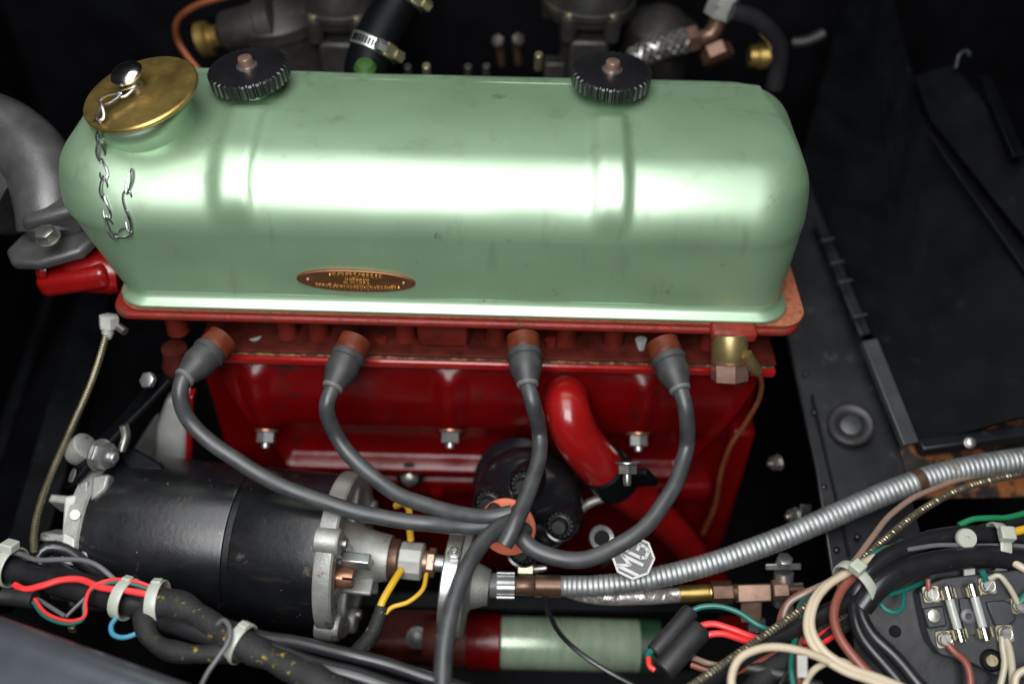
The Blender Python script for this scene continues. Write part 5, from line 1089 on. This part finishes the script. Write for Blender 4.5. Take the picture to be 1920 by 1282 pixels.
M().hexa(V((-256.6, 235.0, 80.6)), ax_, 9.5, 6).build('end_hexagon', 'steel', t)
M().lathe([(16, 0), (17, 2), (17, 30), (20, 32), (20, 44), (16, 46)], (-238.1, 235.0, 86.6), ax_, n=32).build('barrel', 'carb_grey', t)
M().lathe([(17.6, 34), (17.6, 38)], (-236.7, 235.0, 87.1), ax_, n=30).build('band', 'black_paint', t)
wire('copper_pipe', 'thin copper pipe curving in the dark at upper left', 'pipe', [(-213.6, 240.0, 121.4), (-240.6, 240.0, 112.8), (-266.1, 240.0, 103.3), (-279.6, 240.0, 90.8), (-281.9, 240.0, 77.0), (-275.6, 236.0, 65.0), (-263.6, 230.0, 51.7)], 2.6, 'copper_pipe')
t = thing('breather_hose', 'black rubber hose with two worm clamps behind the cover', 'hose', (-113.4, 165.0, 97.4))
HB = [V((-116.0, 165.0, 86.3)), V((-112.5, 172.0, 100.3)), V((-104.0, 185.0, 115.4)), V((-93.0, 200.0, 129.7)), V((-81.3, 215.0, 148.1))]
M().tube(HB, 17.5, n=32, step=4).build('hose', 'black_paint', t)
def clamp(par, i_a, i_b, f, name='worm_clamp'):
    P_ = spline(HB, 2); k = int(f * (len(P_) - 1)); T_ = (P_[min(k + 2, len(P_) - 1)] - P_[k - 2]).normalized(); p = P_[k]
    m = M(); m.lathe([(17.9, -5), (19.0, -4.6), (18.4, -3.8), (18.4, 3.8), (19.0, 4.6), (17.9, 5)], p, T_, n=48); cl_ = m.build(name, 'zinc', par)
    e1, e2, _ = frame(T_, (0, -.6, .8)); 
    m = M()
    for a in range(-46, 30, 8):
        dv = e1 * math.cos(R(a)) + e2 * math.sin(R(a)); m.box(p + dv * 18.5, T_ * 2.8, T_.cross(dv) * .8, dv * .4)
    m.build('slots', 'black_deep', cl_)
    s_ = 1 if (e2.x > 0) else -1
    dv = e1 * math.cos(R(48)) + e2 * s_ * math.sin(R(48)); tn_ = T_.cross(dv)
    m = M(); m.box(p + dv * 21, T_ * 5.4, tn_ * 5, dv * 3.4); m.build('screw_housing', 'zinc_gold', cl_, bevel=1.6)
    m = M(); m.hexa(p + dv * 22 + tn_ * 4, tn_, 4.6, 8); m.build('clamp_screw', 'zinc_gold', cl_)
    m = M(); m.hexa(p + dv * 22 - tn_ * 4, -tn_, 4.6, 8); m.build('clamp_screw', 'zinc', cl_)
clamp(t, 0, 0, .30); clamp(t, 0, 0, .80)
M().lathe([(8, 0), (8.4, 5), (6, 9), (.2, 10)], (-112.1, 146.0, 102.8), (0, -.3, 1), n=20).build('green_cap', 'hose_green', t)
# right-hand fuel hose and banjo
t = thing('fuel_hose', 'braided fuel hose with brown banjo union at top right', 'hose', (119.6, 235.0, 83.7))
FH = [V((91.4, 225.0, 76.3)), V((103.8, 228.0, 83.1)), V((120.9, 232.0, 88.0)), V((133.8, 235.0, 90.5))]
M().tube(FH, 9, n=20).build('core', 'carb_grey', t)
m = M()
for k in range(6):
    m.helix(FH, 9.2, 1.3, 40, n=5, per=20, turns_phase=2 * math.pi * k / 6); m.helix(FH, 9.2, 1.3, 40, n=5, per=20, turns_phase=2 * math.pi * k / 6, sign=-1)
m.build('braid', 'steel', t)
fa = (FH[-1] - FH[-2]).normalized()
M().hexa(FH[-1], fa, 11, 10).build('hose_nut', 'fitting_brown', t)
M().tube([FH[-1] + fa * 8, V((151.3, 238.0, 91.4)), V((156.9, 240.0, 98.3)), V((159.8, 244.0, 114.4))], 7, n=18).build('banjo_stem', 'fitting_brown', t)
M().hexa(V((159.1, 238.0, 83.3)), nrm((.25, -.6, -.4)), 13, 12).build('banjo_bolt', 'fitting_brown', t)
M().hexa(V((157.7, 242.0, 107.7)), nrm((.25, .1, 1)), 12, 22).build('white_hexagon', 'aluminium', t)
wire('hose_loop', 'dark blue-black hose bending down at the cover corner', 'hose', [(164.8, 230.0, 117.9), (187.5, 232.0, 110.6), (206.3, 234.0, 93.5), (213.3, 234.0, 75.1), (212.8, 230.0, 53.2)], 7.4, 'vinyl_black', n=20)
t = thing('brass_connector', 'dim brass connector by the dark hose loop', 'pipe union', (197.9, 240.0, 76.3))
M().lathe([(9, 0), (9, 6), (11, 7), (11, 14), (8, 15), (8, 24)], (189.2, 240.0, 75.6), (1, 0, .05), n=24).build('body', 'brass', t)
wire('throttle_rod', 'dull metal rod end at top right in the dark', 'rod', [(227.6, 260.0, 78.9), (238.2, 260.0, 81.1), (252.7, 262.0, 87.1)], 4.5, 'carb_grey')
for p, lab in (((-17.2, 255.0, 75.5), 'bright linkage screw in the dark, left of the pair'), ((-3.0, 255.0, 77.3), 'bright linkage screw in the dark, right of the pair')):
    t = thing('linkage_screw', lab, 'screw', p, 'linkage screws')
    bolt(t, p, (-.2 if 'left' in lab else .3, -.8, .5), 5.5, 7, 'carb_grey', name='head', washer=False)
    M().tube([V(p), V(p) + V((2, 10, -26))], 3.2, n=10).build('shank', 'fitting_brown', t)
for p, k in (((-84.8, 175.0, 89.8), 0), ((-70.5, 175.0, 90.7), 1), ((-38.8, 175.0, 91.2), 2), ((-24.9, 175.0, 92.0), 3), ((14.8, 190.0, 94.6), 4)):
    t = thing('manifold_stud', ['tiny stud end just right of the clamped hose', 'tiny brass stud end second right of the clamped hose', 'tiny dull stud end before the dark gap', 'tiny stud end below the linkage screws', 'dim brown stud left of right carburettor'][k], 'stud', p, 'manifold studs')
    M().lathe([(3.4, -10), (3.4, 4), (2.6, 5)], p, (0, -.3, 1), n=12).build('stud', 'zinc_gold' if k in (1, 4) else 'carb_grey', t)
for o in bpy.data.objects:
    if '_o' in o: del o['_o']
